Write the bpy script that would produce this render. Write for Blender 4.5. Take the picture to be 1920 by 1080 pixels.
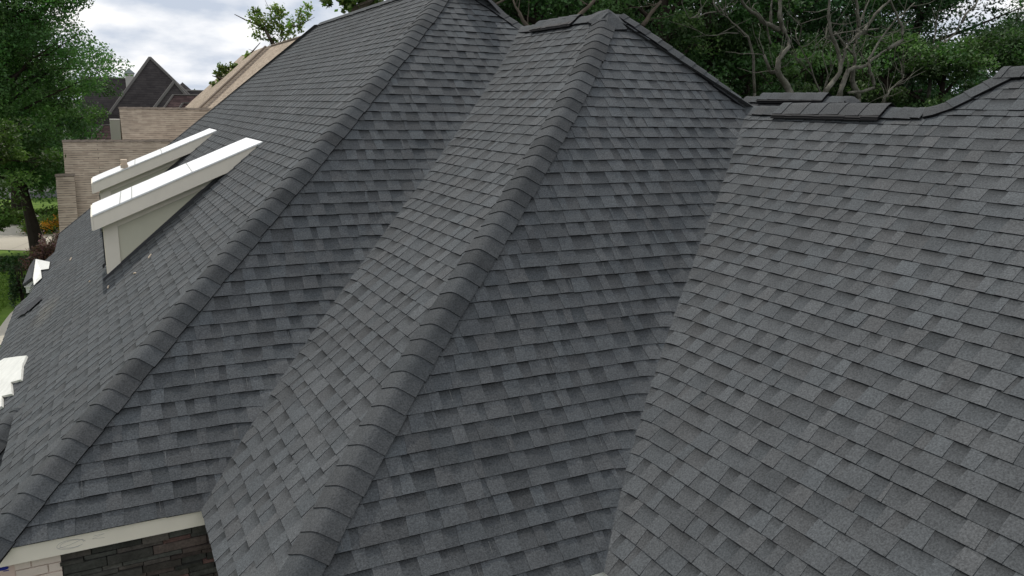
import bpy, math, random
from math import sin, cos, tan, radians, pi, hypot, sqrt, atan2
from mathutils import Vector, Matrix
for o in list(bpy.data.objects): bpy.data.objects.remove(o)
scene = bpy.context.scene
# ------------------------------------------------------------------ camera
FPX = 1478.76; YAW, PITCH, ROLL = radians(27.587), radians(12.909), radians(1.088)
fw = Vector((sin(YAW)*cos(PITCH), cos(YAW)*cos(PITCH), -sin(PITCH)))
rt = Vector((cos(YAW), -sin(YAW), 0)); up = rt.cross(fw)
rr = rt*cos(ROLL)+up*sin(ROLL); uu = up*cos(ROLL)-rt*sin(ROLL)
cam = bpy.data.cameras.new("camera"); camo = bpy.data.objects.new("camera", cam)
scene.collection.objects.link(camo); scene.camera = camo
camo.matrix_world = Matrix(((rr.x,uu.x,-fw.x,0),(rr.y,uu.y,-fw.y,0),(rr.z,uu.z,-fw.z,0),(0,0,0,1)))
cam.sensor_width = 36; cam.lens = 36*FPX/1920; cam.clip_start = .05; cam.clip_end = 3000
# ------------------------------------------------------------------ world
SUN = Vector((-.066,.594,.80)).normalized()
wd = bpy.data.worlds.new("World"); scene.world = wd; wd.use_nodes = True
nt = wd.node_tree; N = nt.nodes; Lk = nt.links; bg = N['Background']
def nn(t, **k):
    n = N.new(t)
    for a, b in k.items(): setattr(n, a, b)
    return n
sky = nn('ShaderNodeTexSky', sky_type='NISHITA', sun_disc=False); sky.sun_elevation = math.asin(SUN.z)
sky.sun_rotation = atan2(SUN.x, SUN.y); sky.air_density = 1.0; sky.dust_density = 1.5
tc = nn('ShaderNodeTexCoord'); sep = nn('ShaderNodeSeparateXYZ'); Lk.new(tc.outputs['Generated'], sep.inputs[0])
zz = nn('ShaderNodeMath', operation='ADD'); Lk.new(sep.outputs['Z'], zz.inputs[0]); zz.inputs[1].default_value = .34
zc = nn('ShaderNodeMath', operation='MAXIMUM'); Lk.new(zz.outputs[0], zc.inputs[0]); zc.inputs[1].default_value = .1
dx = nn('ShaderNodeMath', operation='DIVIDE'); Lk.new(sep.outputs['X'], dx.inputs[0]); Lk.new(zc.outputs[0], dx.inputs[1])
dy = nn('ShaderNodeMath', operation='DIVIDE'); Lk.new(sep.outputs['Y'], dy.inputs[0]); Lk.new(zc.outputs[0], dy.inputs[1])
cb = nn('ShaderNodeCombineXYZ'); Lk.new(dx.outputs[0], cb.inputs[0]); Lk.new(dy.outputs[0], cb.inputs[1])
n1 = nn('ShaderNodeTexNoise'); n1.inputs['Scale'].default_value = 2.0; n1.inputs['Detail'].default_value = 8; n1.inputs['Roughness'].default_value = .55; n1.inputs['Distortion'].default_value = .25
n2 = nn('ShaderNodeTexNoise'); n2.inputs['Scale'].default_value = 4.2; n2.inputs['Detail'].default_value = 6; n2.inputs['Roughness'].default_value = .5
mp = nn('ShaderNodeMapping'); mp.inputs['Location'].default_value = (3.7, 1.3, 0)
Lk.new(cb.outputs[0], n1.inputs['Vector']); Lk.new(cb.outputs[0], mp.inputs[0]); Lk.new(mp.outputs[0], n2.inputs['Vector'])
r1 = nn('ShaderNodeValToRGB'); r1.color_ramp.elements[0].position = .20; r1.color_ramp.elements[1].position = .36
Lk.new(n1.outputs[0], r1.inputs[0])
r2 = nn('ShaderNodeValToRGB'); e = r2.color_ramp.elements
e[0].position = .38; e[0].color = (.50,.56,.66,1); e[1].position = .68; e[1].color = (1.0,.99,.985,1)
Lk.new(n2.outputs[0], r2.inputs[0])
sc_ = nn('ShaderNodeVectorMath', operation='SCALE'); Lk.new(r2.outputs[0], sc_.inputs[0]); sc_.inputs['Scale'].default_value = 7.2
mx = nn('ShaderNodeMix', data_type='RGBA'); Lk.new(r1.outputs[0], mx.inputs['Factor']); Lk.new(sky.outputs[0], mx.inputs['A']); Lk.new(sc_.outputs[0], mx.inputs['B'])
Lk.new(mx.outputs['Result'], bg.inputs[0]); bg.inputs[1].default_value = .15
sl = bpy.data.lights.new("sun", 'SUN'); sl.energy = 2.2; sl.angle = radians(.6); sl.color = (1,.95,.87)
so = bpy.data.objects.new("sun", sl); scene.collection.objects.link(so)
so.rotation_euler = SUN.to_track_quat('Z','Y').to_euler(); so.location = (0,0,40)
vs = scene.view_settings; vs.view_transform = 'Standard'; vs.look = 'None'; vs.gamma = 1; vs.use_curve_mapping = False; vs.exposure = .1
# ------------------------------------------------------------------ helpers
C = scene.collection
def at(px, py, Y):                       # a point of the place, from its direction and its northing
    d = rr*(px-960)+uu*(540-py)+fw*FPX
    return d*(Y/d.y)
def atz(px, py, Z):
    d = rr*(px-960)+uu*(540-py)+fw*FPX
    return d*(Z/d.z)
class MB:
    def __init__(s): s.v=[]; s.f=[]; s.m=[]; s.c=[]; s.uv=[]
    def vert(s, p, c=(1,1,1)): s.v.append((p[0],p[1],p[2])); s.c.append(c); return len(s.v)-1
    def face(s, pts, c=(1,1,1), m=0, uv=None):
        idx=[]
        for i,p in enumerate(pts):
            cc = c[i] if isinstance(c, list) else c
            idx.append(s.vert(p, cc))
        s.f.append(idx); s.m.append(m); s.uv.append(uv)
    def box(s, lo, hi, c=(1,1,1), m=0):
        x0,y0,z0=lo; x1,y1,z1=hi
        P=[(x0,y0,z0),(x1,y0,z0),(x1,y1,z0),(x0,y1,z0),(x0,y0,z1),(x1,y0,z1),(x1,y1,z1),(x0,y1,z1)]
        for q in ((3,2,1,0),(4,5,6,7),(0,1,5,4),(1,2,6,5),(2,3,7,6),(3,0,4,7)): s.face([P[i] for i in q], c, m)
    def prism(s, A, B, c=(1,1,1), m=0):  # solid between two outlines of equal length
        n=len(A); s.face(list(A)[::-1],c,m); s.face(list(B),c,m)
        for i in range(n):
            j=(i+1)%n; s.face([A[i],A[j],B[j],B[i]],c,m)
    def tube(s, pts, rad, sides=7, c=(1,1,1), m=0, cap=True):
        pts=[Vector(p) for p in pts]; rings=[]; ref=Vector((.3,.2,1)).normalized()
        for i,p in enumerate(pts):
            d=(pts[min(i+1,len(pts)-1)]-pts[max(i-1,0)]).normalized()
            a=d.cross(ref)
            if a.length<.1: a=d.cross(Vector((1,0,0)))
            a.normalize(); b=d.cross(a); r=rad[i] if isinstance(rad,(list,tuple)) else rad
            rings.append([s.vert(p+(a*cos(t)+b*sin(t))*r, c) for t in [2*pi*k/sides for k in range(sides)]])
        for i in range(len(rings)-1):
            for k in range(sides):
                s.f.append([rings[i][k],rings[i][(k+1)%sides],rings[i+1][(k+1)%sides],rings[i+1][k]]); s.m.append(m); s.uv.append(None)
        if cap:
            s.f.append(rings[0][::-1]); s.m.append(m); s.uv.append(None); s.f.append(rings[-1]); s.m.append(m); s.uv.append(None)
    def build(s, name, mats, parent=None, smooth=False, origin=None):
        me=bpy.data.meshes.new(name)
        org = Vector(origin) if origin else Vector((0,0,0))
        if parent is not None and origin is None: org=Vector(parent['_w'])
        vv=[(a-org.x,b-org.y,c-org.z) for a,b,c in s.v]
        me.from_pydata(vv,[],s.f); me.update()
        if not isinstance(mats,(list,tuple)): mats=[mats]
        for mm in mats: me.materials.append(mm)
        me.polygons.foreach_set('material_index', s.m)
        if smooth: me.polygons.foreach_set('use_smooth',[True]*len(s.f))
        ca=me.color_attributes.new('Col','FLOAT_COLOR','POINT')
        flat=[]
        for c in s.c: flat+= [c[0],c[1],c[2],1]
        ca.data.foreach_set('color',flat)
        if any(u is not None for u in s.uv):
            ul=me.uv_layers.new(name='UV'); k=0; fl=[]
            for f,u in zip(s.f,s.uv):
                for i in range(len(f)): fl+= list(u[i]) if u else [0,0]
            ul.data.foreach_set('uv',fl)
        o=bpy.data.objects.new(name,me); C.objects.link(o)
        o['_w']=tuple(org)
        if parent is not None:
            o.parent=parent; pw=Vector(parent['_w']); o.location=org-pw
        else: o.location=org
        return o
def tag(o, label=None, cat=None, group=None, kind=None):
    if label: o['label']=label
    if cat: o['category']=cat
    if group: o['group']=group
    if kind: o['kind']=kind
    return o
def thing(name, label, cat, loc, group=None):
    o=bpy.data.objects.new(name,None); C.objects.link(o); o.location=loc; o['_w']=tuple(loc); o.empty_display_size=.3
    return tag(o,label,cat,group)
def mat(name, col=(.5,.5,.5), rough=.8, spec=.3, var=.0, vscale=3, fine=0, fscale=200, bump=0, bscale=60, attr=False, tint=None, coord='Object', metal=0):
    m=bpy.data.materials.new(name); m.use_nodes=True; t=m.node_tree; b=t.nodes['Principled BSDF']
    b.inputs['Roughness'].default_value=rough; b.inputs['Specular IOR Level'].default_value=spec; b.inputs['Metallic'].default_value=metal
    co=t.nodes.new('ShaderNodeTexCoord')
    src=None
    if attr:
        a=t.nodes.new('ShaderNodeAttribute'); a.attribute_name='Col'; src=a.outputs['Color']
        if col!=(1,1,1):
            mu=t.nodes.new('ShaderNodeMix'); mu.data_type='RGBA'; mu.blend_type='MULTIPLY'; mu.inputs['Factor'].default_value=1
            t.links.new(src,mu.inputs['A']); mu.inputs['B'].default_value=(*col,1); src=mu.outputs['Result']
    else:
        rgb=t.nodes.new('ShaderNodeRGB'); rgb.outputs[0].default_value=(*col,1); src=rgb.outputs[0]
    def modulate(src,scale,amt,detail=4):
        n=t.nodes.new('ShaderNodeTexNoise'); n.inputs['Scale'].default_value=scale; n.inputs['Detail'].default_value=detail; n.inputs['Roughness'].default_value=.6
        t.links.new(co.outputs[coord],n.inputs['Vector'])
        mr=t.nodes.new('ShaderNodeMapRange'); mr.inputs['From Min'].default_value=.25; mr.inputs['From Max'].default_value=.75
        mr.inputs['To Min'].default_value=1-amt; mr.inputs['To Max'].default_value=1+amt; t.links.new(n.outputs[0],mr.inputs[0])
        mu=t.nodes.new('ShaderNodeVectorMath'); mu.operation='SCALE'; t.links.new(src,mu.inputs[0]); t.links.new(mr.outputs[0],mu.inputs['Scale'])
        return mu.outputs[0]
    if var: src=modulate(src,vscale,var)
    if attr and bump: src=modulate(src,vscale*.2,var*.7)
    if fine: src=modulate(src,fscale,fine,2)
    t.links.new(src,b.inputs['Base Color'])
    if bump:
        n=t.nodes.new('ShaderNodeTexNoise'); n.inputs['Scale'].default_value=bscale; n.inputs['Detail'].default_value=4
        t.links.new(co.outputs[coord],n.inputs['Vector'])
        bp=t.nodes.new('ShaderNodeBump'); bp.inputs['Strength'].default_value=bump; bp.inputs['Distance'].default_value=.01
        t.links.new(n.outputs[0],bp.inputs['Height']); t.links.new(bp.outputs[0],b.inputs['Normal'])
    return m
M_sh = mat('charcoal_shingle',(1,1,1),.92,.18,var=.12,vscale=3.2,fine=.42,fscale=85,bump=.35,bscale=160,attr=True)
M_black = mat('black_vent_plastic',(.008,.008,.009),.7,.2)
M_white = mat('white_board',(.74,.73,.69),.6,.3,var=.05,vscale=4)
M_membrane = mat('white_membrane',(.86,.86,.84),.45,.4,var=.05,vscale=6,bump=.15,bscale=8)
M_cream = mat('cream_panel',(.62,.59,.46),.7,.25,var=.05,vscale=3)
M_trim = mat('grey_white_trim',(.82,.75,.63),.6,.3,var=.05,vscale=3)
M_stone = mat('ledger_stone',(1,1,1),.85,.25,var=.35,vscale=9,fine=.25,fscale=60,bump=.9,bscale=25,attr=True)
M_brick = mat('painted_brick',(.66,.56,.48),.8,.2,var=.06,vscale=8,bump=.2,bscale=60)
M_wrap = mat('house_wrap',(.62,.47,.40),.6,.3,var=.04)
M_ink = mat('blue_ink',(.02,.03,.25),.6)
M_pencil = mat('pencil',(.42,.42,.40),.7)
M_wood = mat('cut_wood',(.62,.5,.38),.8,.2,var=.15,vscale=20)
M_conc = mat('pale_concrete',(.50,.46,.38),.9,.15,var=.10,vscale=.5,fine=.06,fscale=12)
M_ply = mat('membrane_underlay',(.78,.77,.71),.6,.3,var=.13,vscale=7,bump=.2,bscale=10)
M_dust = mat('flashing',(.03,.03,.033),.5,.4)
# ------------------------------------------------------------------ roof surfaces
ux_,uy_,kx,ky,kx3,ky3 = 1.1929,.8527,.0153,-.0201,-.0094,.0254; uL,kL = 1.1532,.0049
oL,oM,oR,oE,oF,Z0 = .8194,2.2431,4.57,7.4087,5.387,-3.034
def X(o,z):
    w=z+1.5
    return o+w*uL+kL*w*w if o==oL else o+w*ux_+kx*w*w+kx3*w**3
def Y(o,z): w=z+1.5; return o+w*uy_+ky*w*w+ky3*w**3
KF=.24
def fil(d):                                # the soft inner curve of a woven valley
    return 0 if d>=KF else (KF-max(d,-.02))**2/(4*KF)
EXPO=.134
class Face:
    def __init__(s, kind, o, zb, zt, lo, hi, vlo=None, vhi=None, off=0):
        s.kind=kind; s.o=o; s.lo=lo; s.hi=hi; s.vd=None; s.zb=zb; s.zt=zt
        s.tab=[(0,zb)]; z=zb; a=0
        g=(lambda q:X(o,q)) if kind=='x' else (lambda q:Y(o,q)); s.g=g; s.off=off
        while z<zt:
            zn=min(z+.01,zt); a+=hypot(zn-z,g(zn)-g(z)); s.tab.append((a,zn)); z=zn
        s.len=a
    def z(s,a):
        if a<=0: return s.zb+a*.65
        if a>=s.len: return s.zt+(a-s.len)*.65
        k=int(a/s.len*(len(s.tab)-1)); k=max(0,min(k,len(s.tab)-2))
        while s.tab[k+1][0]<a: k+=1
        while s.tab[k][0]>a: k-=1
        (a0,z0),(a1,z1)=s.tab[k],s.tab[k+1]
        return z0+(z1-z0)*(a-a0)/(a1-a0)
    def nrm(s,z):
        d=(s.g(z+.01)-s.g(z-.01))/.02; n=1/sqrt(1+d*d)
        return (-n,0,d*n) if s.kind=='x' else (0,-n,d*n)
    def P(s,u,a,h=0,dfix=None):
        z=s.z(a); n=s.nrm(z); q=s.g(z)+s.off
        p=[q,u,z] if s.kind=='x' else [u,q,z]
        if s.vd:
            d=s.vd(p); f=fil(d)*max(.1,min(1,(z-Z0)/.5)) if d is not None else 0
            if f: p[0 if s.kind=='x' else 1]-=f
            if d is not None and h>0 and d<.09: h*=max(.2,d/.09)
        return (p[0]+n[0]*h,p[1]+n[1]*h,p[2]+n[2]*h)
rnd=random.Random(5)
def shade(base, r=rnd):
    k=base*r.uniform(.93,1.07); w=r.choice((0,0,.01,.018))+r.uniform(-.012,.012)
    return (k*(.94+w),k*(1.0-w*.2),k*(1.035-w))
def tint(p,c):
    # dusty footprints left on the low slope
    if p[0]<-.3 and 9<p[1]<16:
        d=hypot((p[0]+.85)/.22,(p[1]-12.6)/.9)
        if d<1: k=(1-d)*.5; return (c[0]*(1+1.0*k),c[1]*(1+.75*k),c[2]*(1+.4*k))
    return c
DARK=(.008,.008,.009)
def courses(F, mb, seed, a0=0., amax=None, holes=None):
    r=random.Random(seed); k=0; amax=amax or F.len
    while a0+k*EXPO < amax-.01:
        s0=a0+k*EXPO; s1=min(s0+EXPO+.004,amax+.01)
        zA,zB=F.z(s0),F.z(s1)
        loA,hiA,loB,hiB=F.lo(zA),F.hi(zA),F.lo(zB),F.hi(zB)
        L0,H0=min(loA,loB),max(hiA,hiB)
        u=L0-r.uniform(0,.9); joint=u+r.uniform(.3,1.0); tooth=r.random()<.5; dj=0; hj=0
        while u<H0:
            w=r.choice((.085,.11,.13,.15,.17,.2)) if tooth else r.choice((.07,.10,.12,.14,.17,.2,.24))
            w*=.86; j=False
            if u+w>joint: w=joint-u+.001; joint+=1.0; j=True
            w=max(w,.02)
            sk=(r.uniform(-.012,.016),r.uniform(-.012,.016)) if tooth else (0,0)
            ua,ub=(u,u+w) if tooth else (u-.018,u+w+.018)
            ht=.0024 if tooth else .0008
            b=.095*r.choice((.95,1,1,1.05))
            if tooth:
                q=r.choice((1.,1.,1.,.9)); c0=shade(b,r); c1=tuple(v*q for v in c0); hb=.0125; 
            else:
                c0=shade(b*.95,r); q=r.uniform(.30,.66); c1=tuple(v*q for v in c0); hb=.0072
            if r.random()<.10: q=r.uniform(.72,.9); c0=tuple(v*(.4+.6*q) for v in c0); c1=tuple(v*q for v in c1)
            hb=(hb+hj)*(1 if F.kind=='y' else .78)
            # clip corners against the sloping ends of the course
            A0,A1=max(ua-sk[0],loA),min(ub+sk[1],hiA); B0,B1=max(ua,loB),min(ub,hiB)
            A1=max(A1,A0) if A1>loA else A0; 
            if A1<=A0 and B1<=B0: u+=w; tooth=not tooth; continue
            if A1<A0: A0=A1=(loA if ub<loA else hiA)
            if B1<B0: B0=B1=(loB if ub<loB else hiB)
            n=1
            if F.vd:
                pm=F.P((A0+A1+B0+B1)/4,(s0+s1)/2); d=F.vd(pm)
                if d is not None and d<.3: n=max(1,int(w/.03))
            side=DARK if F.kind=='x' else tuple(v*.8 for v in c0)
            smid=s0+(s1-s0)*.52
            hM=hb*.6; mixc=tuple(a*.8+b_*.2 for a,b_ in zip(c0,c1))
            for i in range(n):
                t0,t1=i/n,(i+1)/n
                a_0=A0+(A1-A0)*t0; a_1=A0+(A1-A0)*t1; b_0=B0+(B1-B0)*t0; b_1=B0+(B1-B0)*t1
                m_0=a_0+(b_0-a_0)*.52; m_1=a_1+(b_1-a_1)*.52
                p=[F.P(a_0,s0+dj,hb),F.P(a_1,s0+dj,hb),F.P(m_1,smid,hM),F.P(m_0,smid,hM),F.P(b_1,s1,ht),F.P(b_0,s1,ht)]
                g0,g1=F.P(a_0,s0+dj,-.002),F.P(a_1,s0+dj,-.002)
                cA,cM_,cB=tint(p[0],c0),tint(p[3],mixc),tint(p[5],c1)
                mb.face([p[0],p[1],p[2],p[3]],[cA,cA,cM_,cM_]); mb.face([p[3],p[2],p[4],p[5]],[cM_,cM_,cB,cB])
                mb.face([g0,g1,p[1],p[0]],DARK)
                if tooth and i==0: mb.face([F.P(a_0,s0+dj,0),p[0],p[3],p[5]],side)
                if tooth and i==n-1: mb.face([p[1],F.P(a_1,s0+dj,0),p[4],p[2]],side)
            if j and F.kind=='y' and r.random()<.4:
                q=.5+.5*r.random(); us=B0+(B1-B0)*.5; sa=s0+(s1-s0)*r.uniform(0,.5); sb=sa+(s1-sa)*q; hA=hb+.0015
                if loA+.1<us<hiA-.15: mb.face([F.P(us,sa,hA),F.P(us+.003,sa,hA),F.P(us+.003,sb,hA*.6+.002),F.P(us,sb,hA*.6+.002)],(.17,.17,.165))
            if j: dj=r.uniform(-.006,.006) if r.random()<.5 else 0; hj=r.uniform(0,.003)
            u+=w; tooth=not tooth
        k+=1
def bed(F, mb, na=24, c=(.04,.04,.042), h=-.004):      # the sheet under the courses
    vd,F.vd=F.vd,None
    for i in range(na):
        s0,s1=F.len*i/na,F.len*(i+1)/na; z0,z1=F.z(s0),F.z(s1)
        mb.face([F.P(F.lo(z0),s0,h),F.P(F.hi(z0),s0,h),F.P(F.hi(z1),s1,h),F.P(F.lo(z1),s1,h)],c)
    F.vd=vd
def flaps(F, G, path, mb, seed, p=.6, s_off=0):
    # ends of the courses of face F lapping over the valley on to face G
    r=random.Random(seed); k=0
    while True:
        s0=k*EXPO; s1=s0+EXPO
        if s1>F.len: break
        z0,z1=F.z(s0),F.z(s1)
        if z1>path['top']: break
        k+=1
        if r.random()>p: continue
        V0,V1=Vector(path['p'](z0)),Vector(path['p'](z1)); w=(V1-V0).normalized()
        cd=Vector((1,0,0)) if F.kind=='y' else Vector((0,1,0))
        n=Vector(G.nrm(z0)); side=n.cross(w)
        if (side.x if F.kind=='y' else side.y)*1 < 0: side=-side
        side = side if True else side
        # side must lead away from F, on to G
        ct=cd.dot(w); st=sqrt(max(0,1-ct*ct))
        away = Vector((0,-1,0)) if F.kind=='y' else Vector((-1,0,0))
        sd=n.cross(w); 
        if sd.dot(away)<0: sd=-sd
        D=(w*ct+sd*st).normalized(); Ln=r.uniform(.06,.19); nseg=6; c=shade(.074,r)
        rows=[]
        for i in range(-3,nseg+1):
            t=Ln*i/nseg
            row=[]
            for V,hh in ((V0,.013),(V1,.010)):
                if t>=0: q=V+D*t; q=Vector(onto(G,q,hh))
                else: q=V+cd*t; q=Vector(onto(F,q,hh))
                row.append(q)
            rows.append(row)
        for a,b in zip(rows[:-1],rows[1:]):
            mb.face([a[0],b[0],b[1],a[1]],c)
            dn=Vector((0,0,-.012)); mb.face([a[0]+dn,b[0]+dn,b[0],a[0]],DARK)
        e=rows[-1]; nn_=n*.012; mb.face([e[0],e[0]-nn_,e[1]-nn_,e[1]],DARK)
def onto(G,q,h):
    z=q.z
    a=None
    # arc for that height
    lo,hi=0,G.len
    for _ in range(24):
        m=(lo+hi)/2
        if G.z(m)<z: lo=m
        else: hi=m
    return G.P(q.y if G.kind=='x' else q.x, lo, h)
# ------------------------------------------------------------------ the main house
H = thing('hipped_house','large house with new charcoal shingle hip roofs filling the foreground','house',(3,10,-6.6))
NA=(-.64,0,.77); ZM=1.04; ZL=1.71; ZR=.045; ZR2=.385
hipR=lambda z:(6.47+(z-.06)*(5.47-6.47)/(1.05-.06))                  # right hip of the middle gable end
hipE=lambda z:(5.28+(z-1.03)*(4.60-5.28)/(1.71-1.03))
farL=lambda z:(20.86+(z+3.03)*(17.9-20.86)/4.74)
FL=Face('x',oL,Z0,ZL,lambda z:Y(oE,z),farL)
FM=Face('x',oM,Z0,ZM,lambda z:Y(oF,z),lambda z:Y(oE,z)+.02)
FR_=Face('x',oR,Z0,ZR,lambda z:-1.0,lambda z:Y(oF,z)+.02)
FE=Face('y',oE,Z0,ZL-.02,lambda z:X(oL,z),lambda z:X(oM,z)+.02 if z<1.03 else hipE(z))
FF=Face('y',oF,Z0,1.05,lambda z:X(oM,z),lambda z:X(oR,z)+.02 if z<.055 else hipR(z))
FM.vd=lambda p:Y(oE,p[2])-p[1] if p[2]<1.06 else None
FR_.vd=lambda p:Y(oF,p[2])-p[1] if p[2]<.08 else None
FE.vd=lambda p:X(oM,p[2])-p[0] if p[2]<1.06 else None
FF.vd=lambda p:X(oR,p[2])-p[0] if p[2]<.08 else None
PV1={'p':lambda z:(X(oM,z),Y(oE,z),z),'top':.95}; PV2={'p':lambda z:(X(oR,z),Y(oF,z),z),'top':-.02}
slopes={}
for nm,F,sd,fl in (('L',FL,1,None),('M',FM,2,(FE,PV1,.0)),('R',FR_,3,(FF,PV2,.0)),('E',FE,4,(FM,PV1,.0)),('F',FF,5,(FR_,PV2,.0))):
    mb=MB(); bed(F,mb); courses(F,mb,sd,a0=-.02)
    if fl: flaps(F,fl[0],fl[1],mb,sd+10,fl[2])
    if nm=='R':                                     # the higher stretch of ridge at the right
        FT=Face('x',oR,ZR,ZR2,lambda z:-1.0,lambda z:4.46-(z-ZR)*.95); courses(FT,mb,33,a0=FR_.len%EXPO*0+ (EXPO-FR_.len%EXPO)*0); bed(FT,mb,4)
    slopes[nm]=mb.build('roof_slope',M_sh,H)
tag(slopes['L'],'long left roof slope carrying the two dormers')
tag(slopes['R'],'broad right roof slope')
# lower skirt of the left slope, beyond its eave line
zx=-3.52; oX=8.71-(Y(0,Z0))
FX=Face('x',oL,zx,Z0,lambda z:Y(oX,z),lambda z:15.62 if z<-3.27 else 18.3)
mb=MB(); bed(FX,mb,6); courses(FX,mb,6,a0=-.01)
skirt=mb.build('roof_slope',M_sh,H); tag(skirt,'low skirt of roof beyond the left slope')
FXE=Face('y',oX,zx,Z0,lambda z:X(oL,z),lambda z:X(oL,Z0)+.10)
mb=MB(); bed(FXE,mb,4); courses(FXE,mb,7); mb.build('roof_slope',M_sh,H)
# plain back slopes, out of sight from here
mb=MB(); cc=(.07,.07,.072)
def quad(*p): mb.face([Vector(q) for q in p],cc)
ZB=-3.0
quad((X(oM,ZM),7.75,ZM-.01),(9.9,3.2,-2.9),(9.9,9.9,-2.9),(X(oM,ZM),9.8,ZM-.01))
quad((X(oR,ZR),4.45,ZR-.01),(X(oR,ZR),7.0,ZR-.01),(10.2,7.0,ZB),(10.2,4.45,ZB))
quad((X(oR,ZR2),-1,ZR2-.01),(X(oR,ZR2),4.1,ZR2-.01),(10.6,6.2,ZB),(10.6,-1,ZB))
quad((X(oR,ZR),4.47,ZR),(X(oR,ZR2),4.13,ZR2-.01),(10.5,6.3,ZB),(8.8,6.3,-1.6))
quad((4.59,10.25,ZL-.02),(5.9,9.6,.2),(10.2,9.0,ZB),(10.2,19.9,ZB)); quad((4.59,10.25,ZL-.02),(10.2,19.9,ZB),(4.59,17.9,ZL-.02),(4.59,17.9,ZL-.02))
quad((4.59,17.9,ZL-.02),(10.2,20.9,ZB),(-.93,20.9,-3.04),(4.4,17.9,ZL-.05))
mb.build('roof_slope',M_sh,H)
# far cross ridge seen just over the right-hand ridge
# ------------------------------------------------------------------ hip and ridge caps
def caps(pts, nA, nB, awA, awB, parent, seed, W=.145, ex=.158, lift=.025, high=False, name='hip_cap', flatten=.010):
    r=random.Random(seed); pts=[Vector(p) for p in pts]; mb=MB()
    L=[0]
    for a,b in zip(pts[:-1],pts[1:]): L.append(L[-1]+(b-a).length)
    def P(a):
        a=max(0,min(a,L[-1]-1e-6))
        for i in range(len(L)-1):
            if L[i+1]>=a: t=(a-L[i])/(L[i+1]-L[i]); return pts[i].lerp(pts[i+1],t),(pts[i+1]-pts[i]).normalized()
    qs=(-1,-.72,-.5,-.38,-.27,-.17,-.08,0,.08,.17,.27,.38,.5,.72,1)
    a=0
    while a<L[-1]-.02:
        c=shade(.074*(r.choice((.68,.80,.88,.95,.95,1.0)) if name=='hip_cap' else r.choice((.98,1.05,1.08))),r); ws=r.uniform(-.008,.008)
        rows=[]
        for t,hh in ((0,.008),(.5,.0045),(1.06,.000)):
            p,T=P(a+ex*t); row=[]; low=[]
            na=Vector(nA(p.z) if callable(nA) else nA); nb=Vector(nB(p.z) if callable(nB) else nB)
            wa=na.cross(T).normalized(); wa=wa if wa.dot(Vector(awA))>0 else -wa
            wb=nb.cross(T).normalized(); wb=wb if wb.dot(Vector(awB))>0 else -wb
            for q in qs:
                w=wa if q<0 else wb; n=na if q<0 else nb; nc=(na+nb).normalized()
                aq=abs(q); mix=min(1,aq/.16); nn_=(nc.lerp(n,mix)).normalized()
                rd=flatten*max(0,1-aq/.28)**2
                row.append(p+w*(W+ws)*aq+nn_*(lift+hh*.9-rd)); low.append(p+w*(W+ws)*aq+nn_*(-.006-rd*.5))
            rows.append((row,low))
        for (r0,l0),(r1,l1) in zip(rows[:-1],rows[1:]):
            for i in range(len(qs)-1): mb.face([r0[i],r0[i+1],r1[i+1],r1[i]],c)
            mb.face([l0[0],r0[0],r1[0],l1[0]],DARK); mb.face([r0[-1],l0[-1],l1[-1],r1[-1]],DARK)
        r0,l0=rows[0]
        for i in range(len(qs)-1):
            m0=r0[i]+(l0[i]-r0[i]).normalized()*.0050; m1=r0[i+1]+(l0[i+1]-r0[i+1]).normalized()*.0050
            mb.face([m0,m1,r0[i+1],r0[i]],DARK)
        a+=ex*r.uniform(.94,1.06)
    return mb.build(name,M_sh,parent,smooth=False)
zs=lambda a,b,n=24:[a+(b-a)*i/n for i in range(n+1)]
BK=(.62,0,.78)
caps([(X(oL,z),Y(oE,z),z) for z in zs(Z0-.02,ZL)],FL.nrm,FE.nrm,(0,1,0),(1,0,0),slopes['E'],1)
caps([(X(oM,z),Y(oF,z),z) for z in zs(Z0-.05,1.05)],FM.nrm,FF.nrm,(0,1,0),(1,0,0),slopes['F'],2)
caps([(X(oL,z),Y(oX,z),z) for z in zs(zx,Z0+.03,6)],FL.nrm,FE.nrm,(0,1,0),(1,0,0),skirt,3)
caps([(hipR(z),Y(oF,z),z) for z in zs(.05,1.05,8)],FF.nrm,BK,(-1,0,0),(0,1,0),slopes['F'],4)
caps([(hipE(z),Y(oE,z),z) for z in zs(1.02,1.70,6)],FE.nrm,BK,(-1,0,0),(0,1,0),slopes['E'],5)
caps([(X(oM,ZM),y,ZM) for y in (9.85,7.75)],FM.nrm,BK,(-1,0,0),(1,0,0),slopes['M'],6,name='ridge_cap')
caps([(X(oL,ZL),y,ZL) for y in (17.9,10.2)],FL.nrm,BK,(-1,0,0),(1,0,0),slopes['L'],7,name='ridge_cap',ex=.2)
caps([(X(oL,z),farL(z),z) for z in zs(Z0,ZL,6)],FL.nrm,(0,.75,.66),(0,-1,0),(1,0,0),slopes['L'],8,ex=.2,W=.11,lift=.01)
caps([(X(oR,ZR),y,ZR) for y in (6.85,5.6,4.55)],FR_.nrm,BK,(-1,0,0),(1,0,0),slopes['R'],9,name='ridge_cap')
caps([(X(oR,ZR),4.58,ZR),(X(oR,ZR)+.04,4.46,ZR+.035),(X(oR,ZR2),4.13,ZR2)],FR_.nrm,(0,.8,.6),(0,-1,0),(1,0,0),slopes['R'],10)
caps([(X(oR,ZR2),y,ZR2) for y in (-1,4.2)],FR_.nrm,BK,(-1,0,0),(1,0,0),slopes['R'],11,name='ridge_cap',lift=.03)
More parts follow.
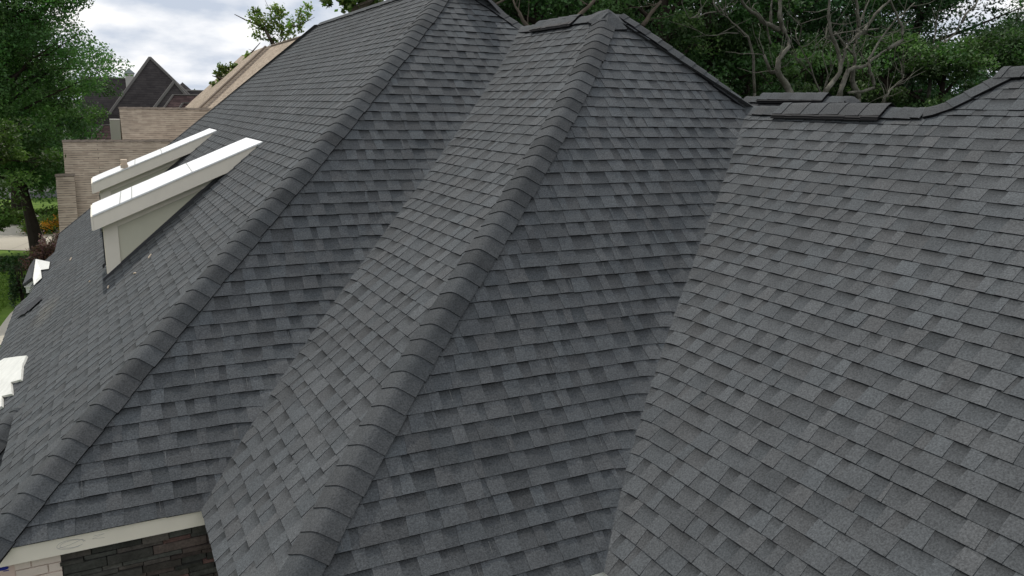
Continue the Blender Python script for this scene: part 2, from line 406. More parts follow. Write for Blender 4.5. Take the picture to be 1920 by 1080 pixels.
# peak cap where the hips meet
mb=MB(); pk=Vector((X(oM,1.05),7.80,1.095)); c=shade(.075)
ring=[Vector((X(oM,1.04)-.17,7.95,ZM-.08)),Vector((X(oM,1.04)-.13,7.60,ZM-.19)),Vector((X(oM,1.04)+.12,7.58,ZM-.17)),Vector((X(oM,1.04)+.26,7.74,ZM-.12)),Vector((X(oM,1.04)+.14,8.05,ZM-.02)),Vector((X(oM,1.04)-.06,8.1,ZM+.0))]
for i in range(6):
    a,b=ring[i],ring[(i+1)%6]; m=pk.lerp(a,.5)+Vector((0,0,.012)); n=pk.lerp(b,.5)+Vector((0,0,.012))
    mb.face([pk,m,n],c); mb.face([m,a,b,n],c); d=Vector((0,0,-.02)); mb.face([a,a+d,b+d,b],DARK)
mb.build('hip_cap',M_sh,slopes['F'])
# ridge vents: black louvred strips under a raised run of caps
def vent(y0,y1,xc,zc,parent,seed,W=.17,h=.028):
    v=MB(); r=random.Random(seed)
    prof=lambda q,hh:(xc+q*W*.98, zc+hh-abs(q)*W*.80-(.0 if abs(q)>.2 else (.2-abs(q))*.08))
    n=14
    for i in range(n):
        ya=y0+(y1-y0)*i/n; yb=y0+(y1-y0)*(i+1)/n; j=r.uniform(-.004,.004)
        for s in (-1,1):
            for lay,(o0,o1) in enumerate(((.004,.016),(.020,.032))):
                xx,zz_=prof(s*(.97-lay*.02),0); xi,zi=prof(s*.5,0)
                A=[(xx,ya,zz_+o0+.01),(xx,yb,zz_+o0+.01),(xx,yb,zz_+o1+.01+j),(xx,ya,zz_+o1+.01+j)]
                B=[(xi,ya,zi+o0),(xi,yb,zi+o0),(xi,yb,zi+o1),(xi,ya,zi+o1)]
                v.prism(A,B)
    v.box((xc-.05,y0,zc-.03),(xc+.05,y1,zc+.004))
    for s in (-1,1):
        xi,zi=prof(s*.5,0); v.prism([(xc,y0,zc-.02),(xc,y1,zc-.02),(xc,y1,zc+.0),(xc,y0,zc+.0)],[(xi+s*.02,y0,zi-.01),(xi+s*.02,y1,zi-.01),(xi+s*.02,y1,zi+.02),(xi+s*.02,y0,zi+.02)])
    o=v.build('ridge_vent',M_black,parent)
    a=[y1,y0] if seed%2 else [y0,y1]
    caps([(xc,y,zc+h) for y in a],FR_.nrm,BK,(-1,0,0),(1,0,0),parent,seed+50,W=W,name='vent_cap',ex=.24,lift=.012)
    return o
vent(8.35,9.35,X(oM,ZM),ZM+.02,slopes['M'],1)
vent(4.93,6.22,X(oR,ZR),ZR+.02,slopes['R'],2,W=.18)
# rear ridge just behind, with its own vent
q0=at(1404,180,7.6); q1=at(1600,180,6.3); zr=.20; rx=8.0
PR0=at(1398,181,7.9); PR1=at(1606,181,0)if False else None
def onz(px,py,z): return atz(px,py,z)
A_=onz(1400,183,.22); B_=onz(1600,183,.22)
rear=[(A_.x,A_.y,.22),(B_.x,B_.y,.22)]
T_=(Vector(rear[1])-Vector(rear[0])).normalized(); S_=Vector((T_.y,-T_.x,0)); 
if S_.y>0: S_=-S_
mb=MB(); Fz=Vector((0,0,-.85))
a,b=Vector(rear[0]),Vector(rear[1])
mb.face([a+S_*1.6+Fz*1.6,b+S_*1.6+Fz*1.6,b,a],cc); mb.face([a,b,b-S_*2.5+Fz*2.5,a-S_*2.5+Fz*2.5],cc); mb.face([b,b+S_*1.6+Fz*1.6,b+T_*1.6+Fz*1.6],cc); mb.face([b,b+T_*1.6+Fz*1.6,b-S_*2.5+Fz*2.5],cc)
rs=mb.build('roof_slope',M_sh,H)
caps(rear,(S_*.65+Vector((0,0,.76))),(-S_*.65+Vector((0,0,.76))),S_,-S_,rs,21,name='ridge_cap',ex=.2)
caps([b+T_*.5+Fz*.42,b],(S_*.5+T_*.3+Vector((0,0,.8))).normalized(),(-S_*.5+T_*.3+Vector((0,0,.8))).normalized(),S_,-S_,rs,22)
c0=a.lerp(b,.17);c1=a.lerp(b,.79); up_=Vector((0,0,.065))
caps([c0+up_,c1+up_],(S_*.65+Vector((0,0,.76))),(-S_*.65+Vector((0,0,.76))),S_,-S_,rs,23,name='vent_cap',ex=.2,lift=.015,W=.17)
v=MB(); e_=S_*.16+Vector((0,0,-.10)); t_=Vector((0,0,.018))
for k in (-.012,.014):
    d=Vector((0,0,k)); v.prism([c0+e_+d+up_*.4,c1+e_+d+up_*.4,c1+e_+d+up_*.4+t_*.7,c0+e_+d+up_*.4+t_*.7],[c0+d,c1+d,c1+d+t_,c0+d+t_])
v.build('ridge_vent',M_black,rs)
# ------------------------------------------------------------------ fascias and walls
Ye=Y(oE,Z0); Yf=Y(oF,Z0); XL0=X(oL,Z0); XM0=X(oM,Z0); XR0=X(oR,Z0)
mb=MB(); mb.box((XL0-.01,Ye+.006,Z0-.150),(XM0+.045,Ye+.035,Z0-.008)); fb=mb.build('fascia_board',M_trim,H); tag(fb,'pale fascia board above the dark stone')
# a carpenter's faint pencil scrawl on it
pm=MB()
for rx_,rz_,cx_ in ((.085,.034,-.42),(.080,.028,-.405)):
    ps=[(cx_+rx_*cos(t),Ye+.0045,Z0-.082+rz_*sin(t)) for t in [2*pi*i/26 for i in range(24)]]
    pm.tube(ps,.0011,4)
pm.tube([(-.50,Ye+.0045,Z0-.098),(-.42,Ye+.0045,Z0-.085),(-.34,Ye+.0045,Z0-.060)],.0011,4)
pm.tube([(-.27,Ye+.0045,Z0-.055),(-.20,Ye+.0045,Z0-.052),(-.28,Ye+.0045,Z0-.075),(-.20,Ye+.0045,Z0-.082)],.0011,4)
pm.build('pencil_mark',M_pencil,fb)
# stone, brick and bare house wrap under it
r=random.Random(9); mb=MB(); z=Z0-.152; yw=Ye+.06
while z>-4.3:
    h=r.choice((.035,.05,.06,.075)); x=-.485-r.uniform(0,.02)
    while x<XM0+.2:
        w=r.uniform(.12,.42); pr=r.uniform(0,.03); b=r.uniform(.028,.085); wr=r.choice((1,1.05,1.15,1.3)); 
        if r.random()<.06: b*=1.8; wr=1.7
        c=(b*wr,b*1.0,b*.86)
        x1=min(x+w,XM0+.22); j=[r.uniform(-.004,.004) for _ in range(8)]
        y0=yw-pr
        Fp=[(x+.003,y0+j[0],z-h+.003+j[1]),(x1-.003,y0+j[2],z-h+.003+j[3]),(x1-.003,y0+j[4],z-.003),(x+.003,y0+j[6],z-.003)]
        Bp=[(p[0],yw+.05,p[2]) for p in Fp]; mb.prism(Bp,Fp,c)
        x+=w
    z-=h
mb.face([(-.49,yw+.035,-6.6),(XM0+.22,yw+.035,-6.6),(XM0+.22,yw+.035,Z0-.15),(-.49,yw+.035,Z0-.15)],(.008,.007,.007))
mb.build('stone_wall',M_stone,H)
mb=MB(); z=Z0-.152; k=0; r=random.Random(3)
while z>-4.4:
    x=-.775-(.0 if k%2 else .1)
    while x<-.492:
        x0=max(x+.004,-.775); x1=min(x+.196,-.492); j=r.uniform(0,.006)
        if x1>x0+.01: mb.box((x0,yw-.012-j,z-.066),(x1,yw+.02,z-.004-r.uniform(0,.003)))
        x+=.2
    z-=.07; k+=1
mb.box((-.775,yw,-6.6),(-.492,yw+.03,Z0-.151)); mb.build('brick_wall',M_brick,H)
mb=MB(); mb.box((-1.0,yw-.002,-6.6),(-.776,yw+.03,Z0-.151)); hw=mb.build('house_wrap',M_wrap,H)
ik=MB(); yq=yw-.004
P0=[(-.845+.035*cos(t),yq,Z0-.187+.012*sin(t)-(.004 if t>pi else 0)) for t in [2*pi*i/12 for i in range(12)]]
ik.prism([(a,b-.0015,c_) for a,b,c_ in P0],P0)
for i,xx in enumerate((-.806,-.798,-.789)): ik.box((xx,yq-.0015,Z0-.172+i*.0012),(xx+.0055,yq,Z0-.166+i*.0012))
ik.box((-.845,yq-.0015,Z0-.213),(-.812,yq,Z0-.207)); ik.build('printed_mark',M_ink,hw)
# other walls
mb=MB()
for lo,hi in (((XL0+.25,Ye+.15,-6.6),(XL0+.4,20.3,Z0-.1)),((XM0+.35,Yf+.15,-6.6),(XM0+.5,Ye+.04,Z0-.1)),((XM0+.35,Yf+.12,-6.6),(XR0+.3,Yf+.3,Z0-.1)),((XR0+.3,-1,-6.6),(XR0+.45,Yf+.12,Z0-.1)),((-1.4,10.2,-6.6),(-1.3,15.3,-3.75)),((10,-1,-6.6),(10.15,20,-3)),((XL0+.4,20.2,-6.6),(10,20.35,-3.1))): mb.box(lo,hi)
mb.build('wall',M_brick,H)
mb=MB(); mb.box((XM0+.012,Yf,Z0-.16),(XR0+.03,Yf+.03,Z0-.008)); mb.box((XR0+.006,-1,Z0-.16),(XR0+.035,Yf-.002,Z0-.010))
mb.build('fascia_board',M_white,H)
mb=MB(); mb.box((XM0+.02,Yf+.04,Z0-.16),(XM0+.045,Ye+.004,Z0-.012)); mb.build('fascia_board',mat('dark_drip_edge',(.05,.05,.05)),H)
mb=MB(); yx=Y(oX,zx); xx=X(oL,zx); mb.box((xx,yx+.02,zx-.17),(XL0+.24,yx+.05,zx-.01)); mb.box((xx+.01,yx+.052,zx-.17),(xx+.04,15.6,zx-.01)); mb.box((XL0+.01,Ye+.04,Z0-.16),(XL0+.04,yx+.5,Z0-.01)); mb.build('fascia_board',M_white,H)
# ------------------------------------------------------------------ dormers
def dormer(y0,y1,label,joints):
    xt,zt=1.955,-.515; xf,zf=-.13,-1.405                           # top on the slope, front edge
    dm=thing_part('dormer',H,(0,y0,-2.2)); tag(dm,label)
    sl_=(zt-zf)/(xt-xf); th=.185
    zroof=lambda x:zf+(x-xf)*sl_
    # roof slab
    mb=MB(); n=9; xs=[xf+(xt-xf)*i/n for i in range(n+1)]; r=random.Random(int(y0*10))
    jn=[zroof(x)+r.uniform(-.002,.003) for x in xs]
    for i in range(n):
        mb.face([(xs[i],y0-.012,jn[i]+.008),(xs[i+1],y0-.012,jn[i+1]+.008),(xs[i+1],y1+.012,jn[i+1]+.008),(xs[i],y1+.012,jn[i]+.008)])
        mb.face([(xs[i],y0-.012,jn[i]-.012),(xs[i+1],y0-.012,jn[i+1]-.012),(xs[i+1],y0-.012,jn[i+1]+.008),(xs[i],y0-.012,jn[i]+.008)])
        mb.face([(xs[i],y1+.012,jn[i]-.012),(xs[i],y1+.012,jn[i]+.008),(xs[i+1],y1+.012,jn[i+1]+.008),(xs[i+1],y1+.012,jn[i+1]-.012)])
    mb.face([(xf,y0-.012,zf-.012),(xf,y0-.012,zf+.01),(xf,y1+.012,zf+.01),(xf,y1+.012,zf-.012)])
    rf=mb.build('dormer_roof',M_membrane,dm)
    for x in joints:
     sm=MB(); zq=zroof(x)+.0115; sm.prism([(x,y0-.012,zq),(x+.012,y0-.012,zq+.005),(x+.012+.05,y1,zq+.027),(x+.05,y1,zq+.02)],[(x,y0-.012,zq+.002),(x+.012,y0-.012,zq+.007),(x+.062,y1,zq+.029),(x+.05,y1,zq+.023)]); sm.build('roof_seam',M_pencil,rf)
    # side and front fascias
    mb=MB(); xb=1.53
    A=[(xf+.006,y0,zf-.012),(xt-.01,y0,zt-.012),(xb,y0,zroof(xb)-th-.012),(xf+.006,y0,zf-th)]
    mb.prism([(p[0],y0+.035,p[2]) for p in A],A); 
    mb.prism([(p[0],y1,p[2]) for p in A],[(p[0],y1-.035,p[2]) for p in A])
    mb.box((xf-.02,y0+.0,zf-th),(xf+.004,y1,zf-.01))
    fo=mb.build('fascia_board',M_trim,dm)
    # soffit
    mb=MB(); mb.prism([(xf+.02,y0+.036,zf-th+.02),(xf+.02,y1-.036,zf-th+.02),(xb,y1-.036,zroof(xb)-th),(xb,y0+.036,zroof(xb)-th)],[(xf+.02,y0+.036,zf-th+.035),(xf+.02,y1-.036,zf-th+.035),(xb,y1-.036,zroof(xb)-th+.015),(xb,y0+.036,zroof(xb)-th+.015)]); mb.build('soffit',M_trim,dm)
    # cheeks: a panel within a frame of boards
    zL=lambda x:roofz(x)
    for ys,s in ((y0+.17,-1),(y1-.17,1)):
        mb=MB(); x0,x1=-.02,1.50
        A=[(x0,ys,zL(x0)-.05),(x1,ys,zL(x1)-.05),(x1,ys,zroof(x1)-th+.03),(x0,ys,zroof(x0)-th+.03)]
        mb.prism([(p[0],ys-s*.05,p[2]) for p in A],A)
        w=mb.build('cheek_wall',M_cream,dm)
        tr=MB(); yo=ys+s*.018
        B=[(x0,yo,zL(x0)-.03),(x0+.16,yo,zL(x0+.16)-.03),(x0+.16,yo,zroof(x0+.16)-th+.01),(x0,yo,zroof(x0)-th+.01)]
        tr.prism([(p[0],ys+s*.0005,p[2]) for p in B],B)
        B=[(x0+.162,yo,zroof(x0+.162)-th-.10),(x1-.12,yo,zroof(x1-.12)-th-.10),(x1,yo,zroof(x1)-th+.01),(x0+.162,yo,zroof(x0+.162)-th+.01)]
        tr.prism([(p[0],ys+s*.0005,p[2]) for p in B],B); tr.build('trim_board',M_trim,w)
        fl=MB()
        for i in range(8):
            xa=x0-.06+(x1+.05-x0+.06)*i/8; xb_=x0-.06+(x1+.05-x0+.06)*(i+1)/8
            fl.prism([(xa,ys+s*.002,zL(xa)-.01),(xb_,ys+s*.002,zL(xb_)-.01),(xb_,ys+s*.002,zL(xb_)+.055),(xa,ys+s*.002,zL(xa)+.055)],[(xa,ys+s*.030,zL(xa)-.01),(xb_,ys+s*.030,zL(xb_)-.01),(xb_,ys+s*.024,zL(xb_)+.050),(xa,ys+s*.024,zL(xa)+.050)])
        fl.build('flashing',M_dust,w)
    # front wall with its window band
    mb=MB(); mb.box((-.03,y0+.17,zL(-.03)-.05),(.02,y1-.17,zroof(0)-th+.02)); fw_=mb.build('front_wall',M_trim,dm)
    g=MB(); g.box((-.045,y0+.30,zL(0)+.16),(-.031,y1-.30,zroof(0)-th-.12)); g.build('window',mat('dark_glass',(.02,.025,.03),.1,.6),fw_)
    return dm
def roofz(x):
    lo,hi=-4,3
    for _ in range(40):
        m=(lo+hi)/2
        if X(oL,m)<x: lo=m
        else: hi=m
    return lo
def thing_part(name,parent,loc):
    o=bpy.data.objects.new(name,None); C.objects.link(o); o.parent=parent; o.location=Vector(loc)-Vector(parent['_w']); o['_w']=tuple(loc); o.empty_display_size=.2
    return o
dormer(10.995,12.25,'nearer shed dormer with a clean white top',(.18,.32,1.05))
dormer(15.463,16.49,'farther shed dormer with a wood offcut on top',(.55,1.0))
# wood offcut on the far dormer
wb=MB(); zq=-1.405+(.43+.13)*.4269+.012
wb.box((.33,15.455,zq-.012+.0),(.45,15.62,zq+.045)); wb.box((.34,15.50,zq+.047),(.44,15.66,zq+.13))
w=wb.build('wood_block',M_wood,None,origin=(.4,15.5,zq)); tag(w,'pale wood offcut resting on the edge of the farther dormer','wood block')
# ------------------------------------------------------------------ bare membrane and the little gable at the low edge
def onL(px,py):
    # point of the left slope in that direction
    d=at(px,py,1.0); s=.5
    prev=None
    while s<40:
        p=d*s
        v=p.x-X(oL,p.z)
        if prev is not None and prev*v<0:
            a,b=s/1.01,s
            for _ in range(30):
                m=(a+b)/2; q=d*m
                if (q.x-X(oL,q.z))*prev<=0: b=m
                else: a=m
            return d*a
        prev=v; s*=1.01
    return d
n_=Vector((-.65,0,.76))
mb=MB(); px=[(-12,778),(8,765),(8,746),(27,742),(25,720),(44,715),(45,700),(46,688),(54,670),(34,672),(12,675),(-14,690)]
pts=[onL(*p)+n_*.035 for p in px]; low=[p-n_*.028 for p in pts]
mb.prism(low,pts); mb.build('membrane_patch',M_ply,skirt)
g1=at(62,523,16.6); g0=at(67,493,18.4); zr_=(g0.z+g1.z)/2; R1=Vector((g1.x,16.6,g1.z)); R0=Vector((g0.x,18.5,g1.z+.02))
pg=thing_part('porch_gable',H,(R1.x,17.5,-6.6)); tag(pg,'small porch gable with bare white membrane on its inner slope')
mb=MB(); d=.02
V1_=onL(66,537); V2_=onL(81,523); V3_=onL(79,508); V4_=onL(94,506); V5_=onL(96,493); up3=n_*.03
mb.face([R1+Vector((0,0,.02)),V1_+up3,V2_+up3,V3_+up3,R1.lerp(R0,.55)+Vector((0,0,.02))]); mb.face([R1.lerp(R0,.55)+Vector((0,0,.02)),V3_+up3,V4_+up3,V5_+up3,R0+Vector((0,0,.02))])
mb.build('membrane_patch',M_ply,pg)
E1=at(45,536,16.6); E0=Vector((E1.x,18.4,E1.z))
mb=MB(); mb.prism([R1,R0,E0,E1],[p+Vector((-.02,0,.03)) for p in (R1,R0,E0,E1)],(.075,.076,.08)); mb.build('porch_roof',M_sh,pg)
mb=MB(); B1=at(47,550,16.62); bz=B1.z
mb.prism([(E1.x+.02,16.64,E1.z-.01),(R1.x,16.64,R1.z-.03),(-1.10,16.64,-3.45),(-1.1,16.64,bz),(E1.x+.02,16.64,bz)],[(E1.x+.02,18.3,E1.z-.01),(R1.x,18.3,R1.z-.03),(-1.10,18.3,-3.45),(-1.1,18.3,bz),(E1.x+.02,18.3,bz)][::1]); mb.box((E1.x+.0,16.61,E1.z-.03),(-1.2,16.638,E1.z-.012)); mb.build('gable_wall',M_white,pg)
mb=MB(); mb.box((E1.x+.08,16.75,-6.6),(E1.x+.22,16.9,bz)); mb.build('porch_post',M_white,pg)
# loose shingles left lying on the slope
for (qx,qy,an,nm) in ((52,583,.5,'dark loose shingle lying buckled on the low left slope'),(66,572,.2,'loose shingle lying just above the buckled one')):
    p=onL(qx,qy)+n_*.03; mb=MB(); r=random.Random(qx); t=Vector((0,1,0)); s_=n_.cross(t)
    R_=[(t*cos(an)+s_*sin(an)),(s_*cos(an)-t*sin(an))]; L_,W_=.22,.13
    row=[]
    for i in range(7):
        u=(i/6-.5)*L_*2; hgt=.035*max(0,1-abs(i/6-.45)*2.2)
        row.append((p+R_[0]*u-R_[1]*W_+n_*(hgt+.0),p+R_[0]*u+R_[1]*W_+n_*(hgt*.3)))
    for a,b in zip(row[:-1],row[1:]): mb.face([a[0],b[0],b[1],a[1]],(.055,.056,.06)); mb.face([a[0]-n_*.03,b[0]-n_*.03,b[0],a[0]],DARK)
    o=mb.build('loose_shingle',M_sh,None,origin=p); tag(o,nm,'shingle')
# small chips and nails
chips=[((134,487),'pale wood chip high on the skirt above the white gable'),((283,482),'long pale sliver below the nearer dormer'),((255,514),'short sliver left of the near hip'),((205,540),'pale sliver at the foot of the nearer dormer'),((170,529),'tiny pale chip left of the dormer foot')]
for (q,lb) in chips:
    p=onL(*q)+n_*.018; mb=MB(); r=random.Random(q[0]); a=r.uniform(-.4,.9); d=(Vector((0,1,0))*cos(a)+Vector((.76,0,.65))*sin(a)); L_=.03 if q[0]==170 else .09 if q[0] not in (134,) else .14
    mb.tube([p-d*L_*.5,p+d*L_*.5],.008,4); o=mb.build('wood_chip',M_wood,None,origin=p); tag(o,lb,'wood chip')
# ------------------------------------------------------------------ ground
G0=-6.6
def noisemat(name,c1,c2,scale,rough=.95,c3=None,bump=.3):
    m=bpy.data.materials.new(name); m.use_nodes=True; t=m.node_tree; b=t.nodes['Principled BSDF']; b.inputs['Roughness'].default_value=rough; b.inputs['Specular IOR Level'].default_value=.15
    g=t.nodes.new('ShaderNodeNewGeometry'); n=t.nodes.new('ShaderNodeTexNoise'); n.inputs['Scale'].default_value=scale; n.inputs['Detail'].default_value=9; n.inputs['Roughness'].default_value=.65
    t.links.new(g.outputs['Position'],n.inputs['Vector']); r=t.nodes.new('ShaderNodeValToRGB'); e=r.color_ramp.elements; e[0].position=.32; e[1].position=.68; e[0].color=(*c1,1); e[1].color=(*c2,1)
    t.links.new(n.outputs[0],r.inputs[0]); t.links.new(r.outputs[0],b.inputs['Base Color'])
    bp=t.nodes.new('ShaderNodeBump'); bp.inputs['Strength'].default_value=bump; bp.inputs['Distance'].default_value=.05; t.links.new(n.outputs[0],bp.inputs['Height']); t.links.new(bp.outputs[0],b.inputs['Normal'])
    return m
M_grass=noisemat('lawn_grass',(.06,.12,.018),(.16,.25,.04),1.2)
mb=MB(); mb.face([(-900,-300,G0-.03),(900,-300,G0-.03),(900,2200,G0-.03),(-900,2200,G0-.03)]); tag(mb.build('ground',noisemat('far_ground',(.02,.04,.01),(.04,.07,.015),.2)),kind='structure')
mb=MB(); n=30
for i in range(n):
    for j in range(n):
        x0,x1=-30+34*i/n,-30+34*(i+1)/n; y0,y1=8+60*j/n,8+60*(j+1)/n
        mb.face([(x0,y0,G0),(x1,y0,G0),(x1,y1,G0),(x0,y1,G0)])
tag(mb.build('lawn',M_grass),kind='structure')
# short blades over the part of the lawn that shows
gr=MB(); r=random.Random(4)
for i in range(26000):
    y=22+abs(r.gauss(0,1))*9; x=-1.6-r.random()*(.10*y+2.5); 
    if y>39.2 or x>-1.7 or (y<30 and x>-3.5+(y-26)*.12): continue
    h=r.uniform(.03,.09); a=r.uniform(0,pi); dx_,dy_=cos(a)*.02,sin(a)*.02; k=r.uniform(.7,1.3)
    gr.face([(x-dx_,y-dy_,G0),(x+dx_,y+dy_,G0),(x+r.uniform(-.03,.03),y+r.uniform(-.03,.03),G0+h)],(.12*k,.21*k,.03*k))
tag(gr.build('grass',mat('grass_blades',(1,1,1),.9,.1,attr=True)),'short mown grass in front of the driveway',None,None,'stuff')
mb=MB(); dr=[atz(-60,467,G0),atz(66,471,G0),atz(118,472,G0),atz(126,440,G0),atz(84,440,G0),atz(78,434,G0),atz(74,405,G0),atz(60,398,G0),atz(-60,393,G0)]
mb.face([p+Vector((0,0,.02)) for p in dr]); tag(mb.build('driveway',M_conc),kind='structure')
mb=MB(); ja=[(atz(22,468,G0),atz(62,452,G0)),(atz(-50,443,G0),atz(66,438,G0)),(atz(-50,425,G0),atz(66,419,G0))]
for a,b in ja: mb.face([a+Vector((0,-.02,.024)),b+Vector((0,-.02,.024)),b+Vector((0,.02,.024)),a+Vector((0,.02,.024))],(.2,.19,.16))
tag(mb.build('driveway_joint',mat('joint',(.16,.15,.13))),kind='structure')
mb=MB(); c=[(26,583),(20,588),(12,598),(6,606),(0,614),(-8,628),(-30,650)]; 
A=[atz(*q,G0)+Vector((0,0,.02)) for q in c]; B=[p+Vector((1.3,-.2,0)) for p in A]
for i in range(len(A)-1): mb.face([A[i],A[i+1],B[i+1],B[i]])
tag(mb.build('path',M_conc),kind='structure')
mb=MB(); mb.face([(-60,62,G0+.02),(60,62,G0+.02),(60,70,G0+.02),(-60,70,G0+.02)]); tag(mb.build('road',noisemat('asphalt',(.10,.10,.10),(.14,.14,.14),2)),kind='structure')
# ------------------------------------------------------------------ neighbours
def shinglemat(name,c1,c2,line,ex=.13,tw=.3,var=.1,ml=.12):
    m=bpy.data.materials.new(name); m.use_nodes=True; t=m.node_tree; b=t.nodes['Principled BSDF']; b.inputs['Roughness'].default_value=.95; b.inputs['Specular IOR Level'].default_value=.1
    uv=t.nodes.new('ShaderNodeUVMap')
    def brick(w,ms,k1,k2,mo):
        br=t.nodes.new('ShaderNodeTexBrick'); br.inputs['Scale'].default_value=1; br.inputs['Brick Width'].default_value=w; br.inputs['Row Height'].default_value=ex; br.inputs['Mortar Size'].default_value=ms; br.inputs['Mortar Smooth'].default_value=.5
        br.inputs['Color1'].default_value=(*k1,1); br.inputs['Color2'].default_value=(*k2,1); br.inputs['Mortar'].default_value=(*mo,1); t.links.new(uv.outputs[0],br.inputs['Vector']); return br
    A=brick(tw,0,c1,c2,c1); B=brick(90,ex*ml,(1,1,1),(1,1,1),tuple(l/c for l,c in zip(line,c1)))
    mpg=t.nodes.new('ShaderNodeMapping'); mpg.inputs['Scale'].default_value=(3.2,7.5,1); t.links.new(uv.outputs[0],mpg.inputs[0]); nd=t.nodes.new('ShaderNodeTexNoise'); nd.inputs['Scale'].default_value=1; nd.inputs['Detail'].default_value=3; t.links.new(mpg.outputs[0],nd.inputs['Vector'])
    md=t.nodes.new('ShaderNodeMapRange'); md.inputs['From Min'].default_value=.42; md.inputs['From Max'].default_value=.56; md.inputs['To Min'].default_value=.25; t.links.new(nd.outputs[0],md.inputs[0])
    mu=t.nodes.new('ShaderNodeMix'); mu.data_type='RGBA'; mu.blend_type='MULTIPLY'; t.links.new(md.outputs[0],mu.inputs['Factor']); t.links.new(A.outputs['Color'],mu.inputs['A']); t.links.new(B.outputs['Color'],mu.inputs['B'])
    n=t.nodes.new('ShaderNodeTexNoise'); n.inputs['Scale'].default_value=.9; n.inputs['Detail'].default_value=8; n.inputs['Roughness'].default_value=.7; t.links.new(uv.outputs[0],n.inputs['Vector'])
    mr=t.nodes.new('ShaderNodeMapRange'); mr.inputs['From Min'].default_value=.3; mr.inputs['From Max'].default_value=.7; mr.inputs['To Min'].default_value=1-var; mr.inputs['To Max'].default_value=1+var; t.links.new(n.outputs[0],mr.inputs[0])
    s=t.nodes.new('ShaderNodeVectorMath'); s.operation='SCALE'; t.links.new(mu.outputs['Result'],s.inputs[0]); t.links.new(mr.outputs[0],s.inputs['Scale']); t.links.new(s.outputs[0],b.inputs['Base Color'])
    return m
M_beige=shinglemat('weathered_tan_shingle',(.47,.385,.295),(.37,.295,.225),(.12,.10,.08),.100,.34,.16,.15)
M_dk=shinglemat('dark_brown_shingle',(.070,.062,.060),(.052,.046,.046),(.035,.03,.03),.2,.4,.16)
M_dkr=shinglemat('grey_ridge_tile',(.13,.12,.112),(.10,.09,.086),(.06,.06,.06),.2,.4)
M_pur=shinglemat('plum_brown_shingle',(.125,.085,.080),(.075,.052,.05),(.03,.022,.022),.17,.4)
M_red=shinglemat('red_brown_shingle',(.17,.115,.10),(.13,.09,.08),(.06,.045,.04),.2,.4)
M_bw=shinglemat('brown_brick',(.20,.145,.105),(.15,.105,.08),(.10,.085,.07),.09,.25)
M_lw=mat('light_stucco',(.55,.53,.48),.8,.2)
def plane(mb,pts,m=0,c=(1,1,1)):         # a roof plane with its courses laid level
    P=[Vector(p) for p in pts]; n=Vector((0,0,0))
    for i in range(1,len(P)-1): n+=(P[i]-P[0]).cross(P[i+1]-P[0])
    n.normalize(); 
    if n.z<0: n=-n
    h=Vector((n.y,-n.x,0)); 
    if h.length<1e-4: h=Vector((1,0,0))
    h.normalize(); s=n.cross(h)
    if s.z<0: s=-s
    mb.face(P,c,m,[(p.dot(h),p.dot(s)) for p in P])
def gable_block(root,mat_,xa,xb,yr,zr,drop,t=1.2,tb=1.2,wall=None,thk=.12):
    # roof running east-west with its near slope facing this way
    yn=yr-drop/t; ybk=yr+drop/tb; mb=MB(); z1=zr-drop
    plane(mb,[(xa,yn,z1),(xb,yn,z1),(xb,yr,zr),(xa,yr,zr)]); plane(mb,[(xb,ybk,z1),(xa,ybk,z1),(xa,yr,zr),(xb,yr,zr)])
    for x in (xa,xb): mb.face([(x,yn,z1-thk),(x,yn,z1),(x,yr,zr),(x,yr,zr-thk)],(1,1,1),0,[(0,0)]*4); mb.face([(x,ybk,z1-thk),(x,ybk,z1),(x,yr,zr),(x,yr,zr-thk)],(1,1,1),0,[(0,0)]*4)
    rf=mb.build('roof',mat_,root)
    rc=MB(); k=0; x=xa-.02; r=random.Random(int(xa*100))
    while x<xb:
        w=min(.28,xb-x); hh=.03+r.uniform(-.01,.01); rc.prism([(x,yr-.08,zr-.08),(x,yr,zr+.01),(x,yr+.08,zr-.08),(x,yr,zr-.1)],[(x+w+.03,yr-.08,zr-.06+hh*.4),(x+w+.03,yr,zr+hh),(x+w+.03,yr+.08,zr-.06+hh*.4),(x+w+.03,yr,zr-.06)]); x+=.28
    rc.build('ridge_cap',M_cap,rf)
    if wall:
        wl=MB(); y0,y1=yn+.35,ybk-.35; zw=zr-drop*.93
        A=[(y0,G0),(y1,G0),(y1,z1+.2),(yr,zr-.25),(y0,z1+.2)]
        wl.prism([(xa+.12,a,b) for a,b in A],[(xb-.12,a,b) for a,b in A]); wl.build('wall',wall,root)
    return rf
M_cap=mat('brown_ridge_cap',(.22,.18,.145),.95,.1,var=.25,vscale=3)
BH=thing('tan_roofed_house','neighbouring house with faded tan shingle roofs stepping down to the left','house',(2,36,G0))
a1=at(117,263,34.0); gable_block(BH,M_beige,a1.x,5.2,34.0,a1.z,3.9,1.24,1.24,M_lw)
a2=at(223,201,36.0); gable_block(BH,M_beige,a2.x,6.5,36.0,a2.z,3.4,1.24,1.24,M_lw)
a3=at(104,327,32.6); gable_block(BH,M_beige,a3.x,a1.x+.3,32.6,a3.z,2.6,1.24,1.24,M_lw)
